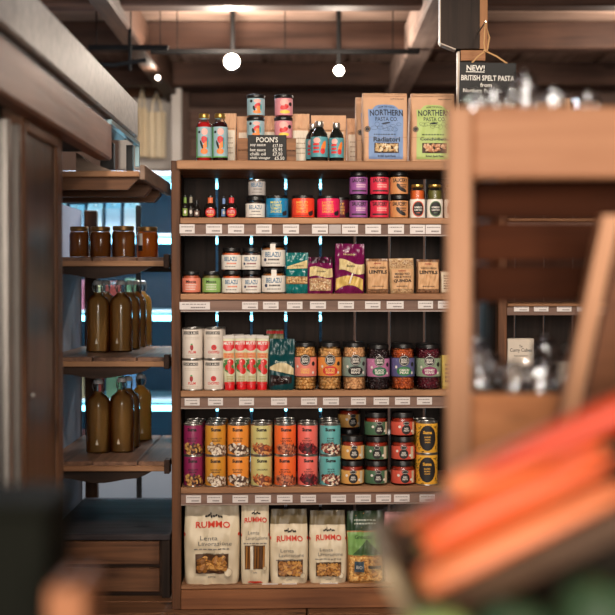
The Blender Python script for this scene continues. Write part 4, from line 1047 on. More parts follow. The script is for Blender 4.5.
def carton_des(p, W_, H_):
    p.grid(-W_ * 0.45, W_ * 0.45, H_ * 0.05, H_ * 0.95, CREAM, 0.0006, 6, 6); p.lines(0, H_ * 0.75, W_ * 0.7, 6, H_ * 0.11, H_ * 0.05, INK, 0.0012)
cx, w, h = measure(438.8, 459, 271, 2, 0.05)
t = make_bag(w, h, 0.05, mat((150, 120, 96), 0.4), carton_des, 'grain_bag', p=6, top=0.4, wr=0.001, seed=31); place(t, cx, 0.05, ROWZ[2]); tag(t, 'short bag with cream printed panel half hidden by the stand', 'grain bag')

# ================================================================== row 3, tomatoes and bean jars
def tomato_tin(kind):
    def des(p, r, h):
        p.grid(-r * 0.95, r * 0.62, h * 0.80, h * 0.895, INK, 0.0003, 8, 1)
        p.text('COOK & MCH', -r * 0.16, h * 0.848, r * 1.45, h * 0.06, WHITE, 0.0007, 0.02)
        p.lines(0, h * 0.70, r * 1.5, 2, h * 0.05, h * 0.012, mat((190, 176, 160), 0.6))
        if kind == 'PLUM':
            p.disc(-r * 0.05, h * 0.38, r * 0.16, h * 0.10, mat((160, 30, 32), 0.5)); p.disc(-r * 0.05, h * 0.48, r * 0.10, h * 0.025, GREEN, 0.0008)
        else:
            p.disc(0, h * 0.38, r * 0.27, h * 0.09, RED); p.disc(r * 0.02, h * 0.40, r * 0.10, h * 0.03, mat((160, 24, 28), 0.5), 0.0008)
        p.text(kind, 0, h * 0.23, r * (0.7 if kind == 'PLUM' else 1.15), h * 0.085, RED, 0.0007, 0.02)
        p.lines(0, h * 0.12, r * 1.3, 2, h * 0.05, h * 0.012, mat((190, 176, 160), 0.6))
    return des
TINP = mat((222, 210, 198), 0.5, var=0.05, scale=40)
for (a, b, kind, cn) in ((182.3, 203, 'PLUM', 'plum tomatoes'), (204, 224, 'CHOPPED', 'chopped tomatoes')):
    cx, w, h = measure(a, b, 327.5, 3, 0.06)
    t = make_can(w / 2, h / 2 - 0.0003, TINP, tomato_tin(kind)); place(t, cx, 0.055, ROWZ[3]); tag(t, 'cream tin of ' + cn + ' on the shelf board, lower tier', 'tin', 'cream tomato tins')
    t2 = copy_tree(t); place(t2, cx, 0.055, ROWZ[3] + h / 2, 0.04); tag(t2, 'cream tin of ' + cn + ', upper tier', 'tin')
    t3 = copy_tree(t); place(t3, cx + 0.004, 0.055 + w + 0.006, ROWZ[3], 0.3); tag(t3, 'cream tin standing behind the ' + cn + ', lower tier', 'tin')
    t4 = copy_tree(t); place(t4, cx + 0.004, 0.055 + w + 0.006, ROWZ[3] + h / 2, 0.3); tag(t4, 'cream tin standing behind the ' + cn + ', upper tier', 'tin')
# tubes of tomato puree, standing on their red caps
def make_tube(w, h):
    t = empty('puree_tube'); n = 20; prof = []
    GRN = mat((204, 200, 168), 0.4, var=0.05); REDG = mat((206, 28, 34), 0.35)
    mb = MB(); vs_ = []; K = 12
    for j in range(K + 1):
        q = j / K; z = h * (0.10 + 0.86 * q); dpt = w * 0.36 * (1 - q) ** 0.7 + 0.0015; ww = w / 2 * (0.88 + 0.12 * q)
        for i in range(n):
            a = 2 * math.pi * i / n; vs_.append((ww * math.sin(a), -dpt * math.cos(a), z))
    fs_ = [(j * n + i, j * n + (i + 1) % n, (j + 1) * n + (i + 1) % n, (j + 1) * n + i) for j in range(K) for i in range(n)] + [tuple(range(n))[::-1], tuple(K * n + i for i in range(n))]
    b = mb.add(vs_, fs_).build('tube_body', GRN, t, True)
    MB().box(-w * 0.5, w * 0.5, -0.0025, 0.0025, h * 0.945, h, 0.001).build('top_crimp', mat((200, 192, 184), 0.4), t)
    MB().lathe([(w * 0.38, 0), (w * 0.40, 0.002), (w * 0.40, h * 0.085), (w * 0.34, h * 0.11), (0, h * 0.11)], 18).build('screw_cap', REDG, t, True)
    def S(u, v, off):
        q = max(0, min(1, (v / h - 0.10) / 0.86)); dpt = w * 0.36 * (1 - q) ** 0.7 + 0.0015; ww = w / 2 * (0.88 + 0.12 * q)
        s_ = max(-0.985, min(0.985, u / ww)); return (u, -(dpt * math.sqrt(1 - s_ * s_)) - off, v)
    p = Print(S); LW = w * 0.47
    p.grid(-LW * .98, LW * .98, h * 0.76, h * 0.90, REDG, 0.0006, 8, 3); p.disc(0, h * 0.77, LW * 0.8, h * 0.055, REDG, 0.0009, 16, 2)
    p.text('MUTTI', 0, h * 0.86, w * 0.74, h * 0.055, WHITE, 0.0014, 0.03)
    p.grid(-LW * .9, LW * .9, h * 0.585, h * 0.685, mat((214, 150, 96), 0.5), 0.0006, 8, 2)
    p.text('DOPPIO', 0, h * 0.655, w * 0.6, h * 0.03, RED, 0.0012); p.text('TOMATE', 0, h * 0.612, w * 0.6, h * 0.03, RED, 0.0012)
    p.disc(-w * 0.06, h * 0.44, w * 0.42, h * 0.13, mat((70, 120, 60), 0.5), 0.0006, 14, 3, rot=0.4)
    for (uu, vv) in ((w * 0.12, 0.51), (-w * 0.06, 0.42), (w * 0.16, 0.35)): p.disc(uu, h * vv, w * 0.26, h * 0.062, mat((208, 34, 32), 0.35), 0.0010 + vv * 0.0005, 14, 2)
    p.disc(w * 0.05, h * 0.53, w * 0.07, h * 0.016, mat((240, 170, 150), 0.4), 0.0016)
    for i in range(4): p.grid(-w * 0.22, w * 0.30, h * (0.24 - 0.028 * i), h * (0.255 - 0.028 * i), mat((166, 150, 96), 0.5), 0.0008, 4, 1)
    p.grid(-LW * .88, LW * .88, h * 0.102, h * 0.15, REDG, 0.0007, 8, 2)
    p.build(b)
    return t
cx, w, h = measure(223.5, 237, 335.5, 3, 0.05)
proto = make_tube(w * 0.92, h)
for i, (a, b, dd_, lab, tl) in enumerate(((223.2, 236.6, 0.05, 'tomato puree tube next to the cream tins, leftmost of four', -0.03), (235.6, 247.4, 0.052, 'tomato puree tube, second from the cream tins', -0.03), (245.2, 257.4, 0.052, 'tomato puree tube, third from the cream tins', -0.012), (255.3, 268.6, 0.05, 'tomato puree tube next to the teal pouch, rightmost of four', 0.012))):
    t = proto if i == 0 else copy_tree(proto)
    lx = (upx(a, 360, dd_)[0] + upx(b, 360, dd_)[0]) / 2
    place(t, lx, dd_ + 0.012 * (i in (1, 2)), ROWZ[3], 0, tl); tag(t, lab, 'tube', 'puree tubes')
GREYT = mat((150, 146, 146), 0.4)
for i, (px, dd_) in enumerate(((230, 0.12), (243, 0.13), (256, 0.12), (238, 0.19))):
    t = copy_tree(proto); lx = upx(px, 340, dd_)[0]; place(t, lx, dd_, ROWZ[3], 0.2, (-0.04, 0.02, 0.03, 0.0)[i]); tag(t, 'puree tube in the back rows, ' + ('behind the first front tube', 'behind the second front tube', 'behind the fourth front tube', 'farthest back with only its crimp showing')[i], 'tube')
# teal pouch of prunes and what lies behind it
def prune(p, W_, H_):
    p.grid(0, 0, 0, 0, mat((210, 192, 150), 0.45), 0.0009, 12, 4, shape=lambda a, b: (W_ * (-0.46 + 0.90 * a), H_ * (0.30 + 0.10 * (1 - a) + b * (0.05 + 0.15 * math.sin(a * 2.6)))))
    p.text('Prunes', -W_ * 0.04, H_ * 0.555, W_ * 0.42, H_ * 0.055, mat((200, 206, 190), 0.5), 0.0014)
    p.grid(0, 0, 0, 0, mat((40, 26, 26), 0.3), 0.0007, 12, 4, shape=lambda a, b: (W_ * (-0.44 + 0.82 * a), H_ * (0.08 + 0.06 * a + b * (0.22 - 0.10 * a))))
    pasta_bits(p, -W_ * 0.40, W_ * 0.26, H_ * 0.11, H_ * 0.26, [mat((52, 32, 30), 0.25), mat((30, 20, 22), 0.25)], 26, 'blob', 0.016, 0.001)
    p.grid(-W_ * 0.48, W_ * 0.48, H_ * 0.745, H_ * 0.75, mat((10, 44, 46), 0.4), 0.0008, 8, 1)
cx, w, h = measure(268.4, 294.6, 338.6, 3, 0.05)
t = make_bag(w, h, 0.055, mat((8, 62, 66), 0.3), prune, 'fruit_pouch', p=4, top=0.15, crimp=0.74, wtop=0.94, wr=0.002, seed=41); place(t, cx, 0.055, ROWZ[3], 0, 0.01); tag(t, 'dark teal pouch of prunes between the tubes and chickpea jar', 'pouch')
cx, w, h = measure(266, 284, 329.5, 3, 0.13)
t = make_bag(w, h, 0.05, mat((96, 96, 60), 0.4), lambda p, W_, H_: (p.grid(-W_ * 0.49, W_ * 0.49, H_ * 0.93, H_ * 0.98, RED, 0.001, 6, 1), p.disc(-W_ * .2, H_ * .75, W_ * .2, H_ * .06, RED)), 'food_bag', p=4, top=0.15, crimp=0.85, seed=43); place(t, cx, 0.14, ROWZ[3]); tag(t, 'olive bag with red top band behind the teal pouch', 'bag')

def bean_label(bg2, pill, words, pm, bgm2=None):
    def des(p, r, h):
        lo, hi = 0.29, 0.70
        p.grid(-r * 2.4, r * 2.4, h * hi - 0.0005, h * (hi + 0.012), INK, 0.0003, 26, 1); p.grid(-r * 2.4, r * 2.4, h * (lo - 0.016), h * lo + 0.0005, INK, 0.0003, 26, 1)
        H_ = (hi - lo) * h
        for k in range(26):
            p.disc(random.uniform(-1.1, 1.1) * r, h * random.uniform(lo + 0.03, hi - 0.03), r * 0.045, r * 0.03, bg2, 0.0003, 6, 1)
        p.disc(0, h * 0.64, r * 0.47, H_ * 0.30, INK, 0.0005, 20, 3); p.ring(0, h * 0.64, r * 0.42, H_ * 0.26, 0.0011, WHITE, 0.0008)
        p.text('BOLD', 0, h * 0.665, r * 0.52, H_ * 0.12, WHITE, 0.0008, 0.03); p.text('BEAN', 0, h * 0.61, r * 0.52, H_ * 0.12, WHITE, 0.0008, 0.03)
        if pill: p.disc(0, h * 0.41, r * 0.66, H_ * 0.25, pill, 0.0006, 20, 3)
        p.text(words[0], 0, h * 0.435, r * 0.85, H_ * 0.13, pm, 0.0010, 0.03); p.text(words[1], 0, h * 0.375, r * 0.75, H_ * 0.12, pm, 0.0010, 0.03)
        p.disc(r * 0.78, h * 0.56, r * 0.17, r * 0.19, INK, 0.0007); p.disc(-r * 0.72, h * 0.50, r * 0.11, r * 0.12, WHITE, 0.0007); p.disc(r * 0.74, h * 0.37, r * 0.11, r * 0.12, WHITE, 0.0007)
    return des
CHK = [mat((206, 156, 92), 0.45), mat((190, 134, 70), 0.45)]; BTR = [mat((208, 160, 100), 0.45), mat((192, 140, 80), 0.45)]; WHT = [mat((216, 166, 116), 0.5), mat((198, 146, 98), 0.5)]
RDB = [mat((190, 92, 42), 0.4), mat((160, 70, 32), 0.4)]; BLK = [mat((50, 30, 32), 0.3), mat((36, 22, 24), 0.3)]; KID = [mat((96, 26, 40), 0.3), mat((76, 20, 32), 0.3)]
YEL = mat((238, 190, 96), 0.5)
BJ = [(293.8, 316.2, 342.2, mat((228, 128, 112), 0.45), mat((238, 170, 120), 0.5), None, ('CHICK', 'PEAS'), YEL, (0.0060, 0.0062), CHK, 'chickpeas and pink-orange label'),
      (317.8, 341, 342.2, mat((226, 142, 68), 0.45), mat((240, 180, 110), 0.5), mat((206, 54, 48), 0.5), ('BUTTER', 'BEANS'), YEL, (0.0058, 0.0088), BTR, 'butter beans and orange label'),
      (342.2, 365.4, 342.5, mat((128, 146, 136), 0.45), mat((160, 176, 166), 0.5), INK, ('WHITE', 'BEANS'), WHITE, (0.0044, 0.0064), WHT, 'white beans and grey-green label'),
      (366.4, 389, 344.4, mat((190, 116, 156), 0.45), mat((216, 156, 186), 0.5), mat((46, 108, 78), 0.5), ('BLACK', 'BEANS'), WHITE, (0.0044, 0.006), BLK, 'black beans and pink-purple label'),
      (390.8, 413.8, 343.6, mat((92, 90, 136), 0.45), mat((130, 128, 170), 0.5), mat((52, 120, 70), 0.5), ('CARLIN', 'PEAS'), WHITE, (0.0044, 0.0056), RDB, 'red-brown peas and violet-blue label'),
      (416, 440, 344, mat((140, 158, 130), 0.45), mat((176, 190, 166), 0.5), mat((140, 40, 96), 0.5), ('KIDNEY', 'BEANS'), WHITE, (0.0044, 0.0066), KID, 'kidney beans and sage label')]
for (a, b, top, lm, bg2, pill, words, pm, bs, cms, lab) in BJ:
    cx, w, h = measure(a, b, top, 3, 0.06)
    t = make_jar(w / 2, h, BLACK, cms[1], lm, bean_label(bg2, pill, words, pm), lab=(0.285, 0.705), lid_h=0.013, shoulder=0.13, lid_r=0.92, neck_r=0.9, fill=0.96, beans=bs, bean_mats=cms, arc=2.5)
    place(t, cx, 0.06, ROWZ[3], random.uniform(-.05, .05)); tag(t, 'big jar of ' + lab, 'jar', 'big bean jars')
    t2 = copy_tree(t); place(t2, cx + 0.004, 0.06 + w + 0.012, ROWZ[3], 0.4); tag(t2, 'dark-lidded jar behind the jar of ' + lab, 'jar')
cx, w, h = measure(441, 459, 355, 3, 0.05)
def yel(p, W_, H_): p.lines(0, H_ * 0.7, W_ * 0.7, 5, H_ * 0.12, H_ * 0.05, INK, 0.0012)
t = make_bag(w, h, 0.05, mat((204, 180, 84), 0.5), yel, 'food_bag', p=8, top=0.6, seed=51); place(t, cx, 0.06, ROWZ[3]); tag(t, 'yellow packet half hidden behind the display stand', 'packet')

# ================================================================== row 4, tins and pesto jars
def suma(words, mats, base, ink=INK, a=0.0054, b=0.0033):
    rnd = random.Random(hash(words) % 1000)
    def des(p, r, h):
        p.text('Suma', r * 0.0, h * 0.83, r * 0.98, h * 0.115, ink, 0.0006, 0.05)
        ln = words.split()
        for i, s_ in enumerate(ln):
            p.text(s_, r * 0.02, h * (0.545 - 0.075 * i), r * min(1.05, 0.16 * len(s_)), h * 0.05, ink, 0.0006, 0.02)
        rr = r * 0.99
        if base: p.disc(r * 0.18, h * 0.19, r * 1.15, h * 0.175, base, 0.0004, 18, 4, rot=-0.18)
        for k in range(70):
            q = random.uniform(0, 6.28); s_ = math.sqrt(random.random())
            x = r * 1.15 * s_ * math.cos(q); y = h * 0.19 * s_ * math.sin(q) - 0.16 * x
            if h * 0.2 + y < h * 0.05: continue
            p.disc(r * 0.18 + x, h * 0.2 + y, a, b, mats[k % len(mats)], 0.0006 + 0.0001 * (k % 4), 7, 1, rot=random.uniform(-1.4, 1.4))
    return des
c_ = lambda *q: mat(q, 0.5)
CANS = [(183.8, 203, (138, 34, 82), 'BORLOTTI BEANS', [c_(206, 160, 90), c_(150, 96, 50), c_(60, 30, 24)], c_(50, 22, 24), 'magenta', 3),
        (205, 226.2, (208, 144, 48), 'CANNELLINI BEANS', [c_(228, 214, 196), c_(206, 186, 162), c_(110, 80, 60)], c_(120, 84, 56), 'mustard yellow', 3),
        (227.2, 249, (236, 144, 54), 'BUTTER BEANS', [c_(232, 218, 200), c_(208, 188, 166), c_(70, 50, 44)], c_(100, 70, 54), 'light orange', 3),
        (250.4, 272, (200, 190, 124), 'CHICKPEAS', [c_(186, 96, 50), c_(214, 150, 90), c_(120, 56, 34)], c_(110, 56, 36), 'pale olive', 2),
        (274, 296, (240, 106, 46), 'BROWN LENTILS', [c_(176, 92, 62), c_(200, 120, 84), c_(90, 46, 36)], c_(130, 66, 46), 'vivid orange', 3),
        (297.2, 317.6, (236, 108, 96), 'RED KIDNEY BEANS', [c_(110, 24, 34), c_(150, 40, 46), c_(60, 16, 24)], c_(60, 16, 22), 'salmon red', 2),
        (319, 340.4, (98, 172, 172), 'FIVE BEAN SALAD', [c_(226, 206, 180), c_(150, 70, 60), c_(70, 36, 34)], c_(70, 40, 36), 'teal', 3)]
def can_column(a, b, make, lab, rows, row=4, top=422.6, cat='tin', grp='bright bean tins'):
    cx, w, h = measure(a, b, top, row, 0.055)
    t = make(w / 2 * 0.985, h / 2 - 0.0003)
    for j in range(rows):
        for k in (0, 1):
            o = t if (j == 0 and k == 0) else copy_tree(t)
            dx = 0 if j == 0 else random.uniform(0.001, 0.004) * j
            place(o, cx + dx, 0.052 + j * (w + 0.003), ROWZ[row] + k * h / 2, random.uniform(-.12, .12) if j == 0 else random.uniform(-.5, .5))
            tag(o, lab + ', ' + ('front row' if j == 0 else ('second row back' if j == 1 else 'third row back')) + ', ' + ('upper' if k else 'lower') + ' tier', cat, grp)
for (a, b, cc, words, ms, base, cn, rows) in CANS:
    can_column(a, b, lambda r, h: make_can(r, h, mat(cc, 0.42, var=0.04), suma(words, ms, base)), cn + ' tin with a picture of beans', rows)
AMB = mat((228, 168, 52), 0.45)
def amber_can(r, h):
    def des(p, r_, h_):
        for k in range(95):
            u = random.uniform(-1.5, 1.5) * r_; v = random.uniform(0.06, 0.92) * h_
            p.disc(u, v, 0.0030, 0.0016, INK, 0.0003, 6, 1, rot=random.uniform(-1.5, 1.5))
        p.disc(0, h_ * 0.5, r_ * 0.80, h_ * 0.40, INK, 0.0006, 24, 4); p.ring(0, h_ * 0.5, r_ * 0.86, h_ * 0.43, 0.0012, AMB, 0.0007)
        p.text('Suma', 0, h_ * 0.68, r_ * 0.8, h_ * 0.10, AMB, 0.0010, 0.05)
        for i, (s_, q) in enumerate((('BAKED', 0.55), ('BEANS', 0.5), ('ORGANIC', 0.5))): p.text(s_, 0, h_ * (0.53 - 0.08 * i), r_ * q, h_ * 0.045, AMB, 0.0010, 0.02)
    return make_can(r, h, AMB, des)
can_column(414.8, 437, amber_can, 'amber and black patterned tin with round black badge', 2, top=420.5, grp='amber and black tins')
def pesto(lm2, strip, sx):
    def des(p, r, h):
        p.grid(r * sx[0], r * sx[1], h * 0.10, h * 0.60, strip, 0.0003, 5, 2)
        p.disc(0, h * 0.30, r * 0.40, h * 0.20, INK, 0.0005, 18, 3); p.disc(0, h * 0.56, r * 0.30, h * 0.085, INK, 0.0005, 14, 2)
        p.ring(0, h * 0.56, r * 0.25, h * 0.065, 0.0008, WHITE, 0.0008)
        p.text('RED', 0, h * 0.35, r * 0.34, h * 0.07, WHITE, 0.0008, 0.03); p.text('PESTO', 0, h * 0.26, r * 0.46, h * 0.07, WHITE, 0.0008, 0.03)
        p.disc(-r * 0.58, h * 0.42, r * 0.12, h * 0.055, WHITE, 0.0006); p.disc(r * 0.56, h * 0.24, r * 0.12, h * 0.055, WHITE, 0.0006)
    return des
CREAMS = mat((206, 190, 160), 0.5); BLUES = mat((120, 152, 180), 0.5)
PJ = [(340.3, 363.6, 2, mat((216, 158, 84), 0.45), 'amber'), (364.2, 387.2, 3, mat((72, 104, 76), 0.45), 'dark green'), (390.3, 414, 3, mat((208, 84, 66), 0.45), 'brick red')]
for ci, (a, b, n, lm, cn) in enumerate(PJ):
    cx, w, h3 = measure(a, b, 434.5 if n == 2 else 411, 4, 0.06)
    hh = h3 / n
    t = make_jar(w / 2 * 0.985, hh - 0.0004, BLACK, mat((140, 40, 20), 0.35), lm, pesto(None, CREAMS, (0.62, 0.95)), lab=(0.08, 0.62), lid_h=0.017, shoulder=0.10, lid_r=0.95, neck_r=0.92, fill=1.0)
    for k in range(n):
        o = t if k == 0 else copy_tree(t)
        place(o, cx + (0, 0.001, -0.001)[k], 0.058, ROWZ[4] + k * hh, (0.10, -0.05, 0.22)[k] if ci else (0.0, 0.06)[k])
        tag(o, cn + '-labelled pesto jar, ' + (('bottom', 'middle', 'top') if n == 3 else ('bottom', 'top'))[k] + ' of its stack', 'jar', 'stacked pesto jars')
    if n == 2:
        for k in range(3):
            o = copy_tree(t); place(o, cx + 0.004, 0.058 + w + 0.12, ROWZ[4] + k * hh, 0.3); tag(o, 'shaded jar behind the amber-labelled pesto, ' + ('bottom', 'middle', 'top')[k] + ' of its stack', 'jar')

# ================================================================== row 5, bags of pasta
RUMR = mat((206, 58, 36), 0.5)
PAPER = mat((214, 198, 170), 0.42, var=0.05, scale=14)
SHADEP = [mat((200, 146, 76), 0.4), mat((170, 114, 54), 0.4), mat((136, 88, 40), 0.4)]
def rummo(words, win, bits, nbits, size, tw=0.62, ty=0.73, big=1.0, long_=False):
    def des(p, W_, H_):
        p.text('RUMMO', W_ * 0.02, H_ * ty, W_ * tw, H_ * 0.075 * big, RUMR, 0.0012, 0.025, arc=H_ * 0.012)
        for k in range(7): p.disc(W_ * (-0.10 + 0.045 * k), H_ * (ty + 0.105 * big + 0.008 * math.sin(k * 2)), W_ * 0.026, H_ * 0.012, INK, 0.0012 + 0.0001 * k, 8, 1, rot=k)
        p.disc(-W_ * 0.02, H_ * (ty + 0.13 * big), W_ * 0.012, H_ * 0.022, INK, 0.0015, 8, 1)
        p.text('Lenta', W_ * -0.05, H_ * (ty - 0.15), W_ * tw * 0.5, H_ * 0.05 * big, GREYINK, 0.0012, 0.0); p.text('Lavorazione', W_ * 0.06, H_ * (ty - 0.215), W_ * tw * 0.95, H_ * 0.05 * big, GREYINK, 0.0012, 0.0)
        p.lines(0, H_ * (ty - 0.29), W_ * tw, 1, 0.01, H_ * 0.012, GREYINK, 0.0012); p.text(words, W_ * 0.03, H_ * (ty - 0.345), W_ * tw * 0.6, H_ * 0.026, mat((96, 80, 60), 0.6), 0.0012, 0.02)
        u0, u1, v0, v1 = (win[0] * W_, win[1] * W_, win[2] * H_, win[3] * H_)
        p.grid(u0, u1, v0, v1, mat((84, 54, 30), 0.6), 0.0008, 8, 6)
        if long_:
            for k in range(7):
                uu = u0 + (u1 - u0) * (k + 0.5) / 7
                if k in (2, 5): continue
                c0 = Vector(p.surf(uu, v0 + 0.003, 0.002)); c1 = Vector(p.surf(uu + W_ * 0.015, (v0 + v1) / 2, 0.002)); c2 = Vector(p.surf(uu + W_ * 0.02, v1 - 0.003, 0.002))
                p.mb(random.choice(bits)).tube([c0, c1, c2], W_ * 0.035, 8)
            p.grid(u0 + (u1 - u0) * 0.28, u0 + (u1 - u0) * 0.42, v0, v1, mat((236, 226, 206), 0.25), 0.005, 2, 5)
        else:
            pasta_bits(p, u0, u1, v0, v1, bits, nbits, size[0], size[1], 0.003)
        p.ring(u1 + W_ * 0.0, v0 + H_ * 0.02, W_ * 0.075, W_ * 0.075, 0.0014, mat((170, 150, 124), 0.6), 0.0065, 18)
        p.disc(u1 + W_ * 0.0, v0 + H_ * 0.02, W_ * 0.066, W_ * 0.066, PAPER, 0.0062, 16, 2)
        p.text('500g', 0.0, v0 - H_ * 0.045, W_ * 0.14, H_ * 0.02, GREYINK, 0.0012)
        p.disc(-W_ * 0.485, H_ * 0.62, W_ * 0.02, H_ * 0.02, RUMR, 0.0012); p.disc(W_ * 0.485, H_ * 0.62, W_ * 0.02, H_ * 0.02, RUMR, 0.0012)
        if long_: p.disc(0.0, H_ * 0.022, W_ * 0.28, H_ * 0.014, RUMR, 0.0012)
    return des
OLIVE = mat((112, 98, 70), 0.4, var=0.15)
RB = [
 (183.8, 239.8, 503.9, 0.11, rummo('PAPPARDELLE N. 100', (-0.29, 0.30, 0.14, 0.385), SHADEP, 40, ('shell', 0.034)), dict(p=5, top=0.2, crimp=0.97, wtop=0.96, wr=0.0035, seed=61, lowbulge=0.9), None, 'large cream pasta bag with curly pasta window, leftmost on the bottom shelf', 0.0),
 (241, 269.2, 503.9, 0.055, rummo('BUCATINI N. 6', (-0.36, 0.34, 0.19, 0.49), SHADEP, 0, ('tube', 0.02), 0.80, 0.80, 0.85, True), dict(p=6, top=0.45, crimp=0.98, wtop=0.98, wr=0.002, seed=62), None, 'tall narrow cream bag of long pasta', 0.0),
 (269.8, 308, 510.3, 0.085, rummo('MEZZI RIGATONI', (-0.30, 0.36, 0.10, 0.335), SHADEP, 60, ('tube', 0.026), 0.68, 0.61, 0.95), dict(p=5, top=0.16, crimp=0.80, wtop=0.94, wr=0.0025, seed=63, lowbulge=0.9), OLIVE, 'cream bag of short tube pasta with dark folded top', 0.0),
 (309, 346.6, 511.5, 0.085, rummo('PENNE RIGATE', (-0.32, 0.34, 0.10, 0.30), SHADEP, 80, ('tube', 0.020), 0.68, 0.63, 0.95), dict(p=5, top=0.16, crimp=0.80, wtop=0.94, wr=0.0025, seed=64, lowbulge=0.9), OLIVE, 'cream bag of penne beside the green bag, dark folded top', 0.0)]
for (a, b, top, dep, des, kw, cm, lab, tl) in RB:
    cx, w, h = measure(a, b, top, 5, 0.03)
    h = min(h, ROWZ[4] - TH - 0.004 - ROWZ[5])
    t = make_bag(w, h, dep, PAPER, des, 'pasta_bag', crimp_mat=cm, **kw)
    place(t, cx, 0.025 + dep / 2, ROWZ[5], 0.0); tag(t, lab, 'pasta bag', 'cream pasta bags on the bottom shelf')
GB = [mat((214, 160, 90), 0.45), mat((190, 132, 66), 0.45), mat((226, 180, 110), 0.45)]
def green_des(p, W_, H_):
    LG = mat((120, 160, 90), 0.4); DG = mat((64, 92, 56), 0.4)
    p.grid(-W_ * 0.48, W_ * 0.48, H_ * 0.40, H_ * 0.70, LG, 0.0006, 12, 5)
    p.grid(0, 0, 0, 0, DG, 0.0010, 10, 3, shape=lambda a, b: (W_ * (-0.36 + 0.8 * a), H_ * (0.41 + b * 0.20 * (1 - abs(2 * a - 1)))))
    p.text('Gnocchi', -W_ * 0.06, H_ * 0.64, W_ * 0.46, H_ * 0.045, mat((50, 74, 44), 0.5), 0.0014, 0.02)
    p.lines(0, H_ * 0.86, W_ * 0.6, 2, H_ * 0.05, H_ * 0.02, mat((190, 196, 180), 0.4), 0.0012)
    pasta_bits(p, -W_ * 0.48, W_ * 0.48, H_ * 0.02, H_ * 0.40, GB, 150, 'shell', 0.017, 0.0012)
    p.grid(-W_ * 0.32, -W_ * 0.06, H_ * 0.18, H_ * 0.33, mat((60, 78, 92), 0.5), 0.008, 4, 3); p.text('BIO', -W_ * 0.19, H_ * 0.25, W_ * 0.16, H_ * 0.05, WHITE, 0.009)
    p.grid(W_ * 0.06, W_ * 0.42, H_ * 0.225, H_ * 0.265, INK, 0.008, 4, 1)
cx, w, h = measure(346.8, 383.2, 511.5, 5, 0.03)
t = make_bag(w, h, 0.085, mat((170, 120, 66), 0.4), green_des, 'pasta_bag', p=4, top=0.16, crimp=0.72, wtop=0.96, wr=0.0025, seed=65, crimp_mat=mat((40, 62, 40), 0.25), lowbulge=0.85)
place(t, cx, 0.06, ROWZ[5]); tag(t, 'see-through bag of pasta shells with green upper half', 'pasta bag')
cx, w, h = measure(384, 420, 513, 5, 0.03)
t = make_bag(w, h, 0.085, mat((222, 196, 180), 0.42), rummo('FUSILLI N. 48', (-0.3, 0.3, 0.1, 0.3), SHADEP, 40, ('tube', 0.02), 0.68, 0.62, 0.95), 'pasta_bag', p=5, top=0.16, crimp=0.8, wtop=0.94, wr=0.0025, seed=66, crimp_mat=mat((214, 150, 150), 0.4)); place(t, cx, 0.065, ROWZ[5]); tag(t, 'pale pinkish bag half hidden by the carrots', 'pasta bag')
# white box and packs in the right-hand unit
def plain_box(a, b, top, base_z, dd_, dep, m, lab, words=None, cat='box'):
    x0, z = upx(a, top, dd_); x1, _ = upx(b, top, dd_); w = x1 - x0; h = z - base_z
    t = tag(empty('card_box'), lab, cat)
    bd = MB().box(-w / 2, w / 2, 0, dep, 0, h, 0.0015).build('carton', m, t)
    p = Print(S_flat(0.0))
    for (s_, vv, ww, hh_) in words or (): p.text(s_, 0, vv * h, ww * w, hh_ * h, INK, 0.0006, 0.01)
    if not words: p.lines(0, h * 0.6, w * 0.6, 3, h * 0.12, h * 0.05, GREYINK)
    p.build(bd, 'lettering'); place(t, (x0 + x1) / 2, dd_, base_z)
plain_box(506.5, 533, 338.5, z3, 0.03, 0.05, mat((206, 192, 176), 0.6), 'tall white card box of curry cubes in the right-hand unit', (('The', 0.86, 0.12, 0.05), ('Curry Cubes', 0.78, 0.82, 0.085), ('finest spice blend', 0.68, 0.5, 0.04)))
plain_box(536, 549, 366, z3, 0.03, 0.05, mat((196, 184, 170), 0.6), 'small pale box right of the tall white card box')
plain_box(553, 575, 362, z3, 0.03, 0.05, mat((212, 198, 178), 0.6), 'wider cream box farther right in the right-hand unit')

# ================================================================== nook: honey jars and cider bottles
def honey_jar(r, h, m):
    t = empty('honey_jar')
    n = 8
    MB().lathe([(r * 0.9, 0), (r, 0.004), (r, h * 0.74), (r * 0.92, h * 0.82), (r * 0.80, h * 0.86), (r * 0.80, h * 0.9)], 24).build('glass_body', GLASS, t, True)
    MB().lathe([(r * 0.88, 0.003), (r * 0.95, 0.006), (r * 0.95, h * 0.74), (r * 0.86, h * 0.82), (0, h * 0.83)], 24).build('honey', m, t, True)
    MB().lathe([(r * 0.88, h * 0.86), (r * 0.92, h * 0.87), (r * 0.92, h * 0.985), (r * 0.88, h), (0, h)], 24).build('lid', mat((128, 92, 46), 0.4, 0.6), t, True)
    return t
def trans(c, tr=0.45, rough=0.2):
    key = ('t', c, tr)
    if key in _mats: return _mats[key]
    m, nt, b = _new('amber_liquid')
    n = nt.nodes.new('ShaderNodeTexNoise'); n.inputs['Scale'].default_value = 12
    mx = nt.nodes.new('ShaderNodeMix'); mx.data_type = 'RGBA'; L = lin(c)
    mx.inputs[6].default_value = tuple(v * 0.85 for v in L[:3]) + (1,); mx.inputs[7].default_value = L
    nt.links.new(n.outputs['Fac'], mx.inputs[0]); nt.links.new(mx.outputs[2], b.inputs['Base Color'])
    b.inputs['Roughness'].default_value = rough
    tl = nt.nodes.new('ShaderNodeBsdfTranslucent'); ms = nt.nodes.new('ShaderNodeMixShader'); ms.inputs[0].default_value = tr
    nt.links.new(mx.outputs[2], tl.inputs[0]); out = nt.nodes['Material Output']
    nt.links.new(b.outputs[0], ms.inputs[1]); nt.links.new(tl.outputs[0], ms.inputs[2]); nt.links.new(ms.outputs[0], out.inputs[0])
    _mats[key] = m
    return m
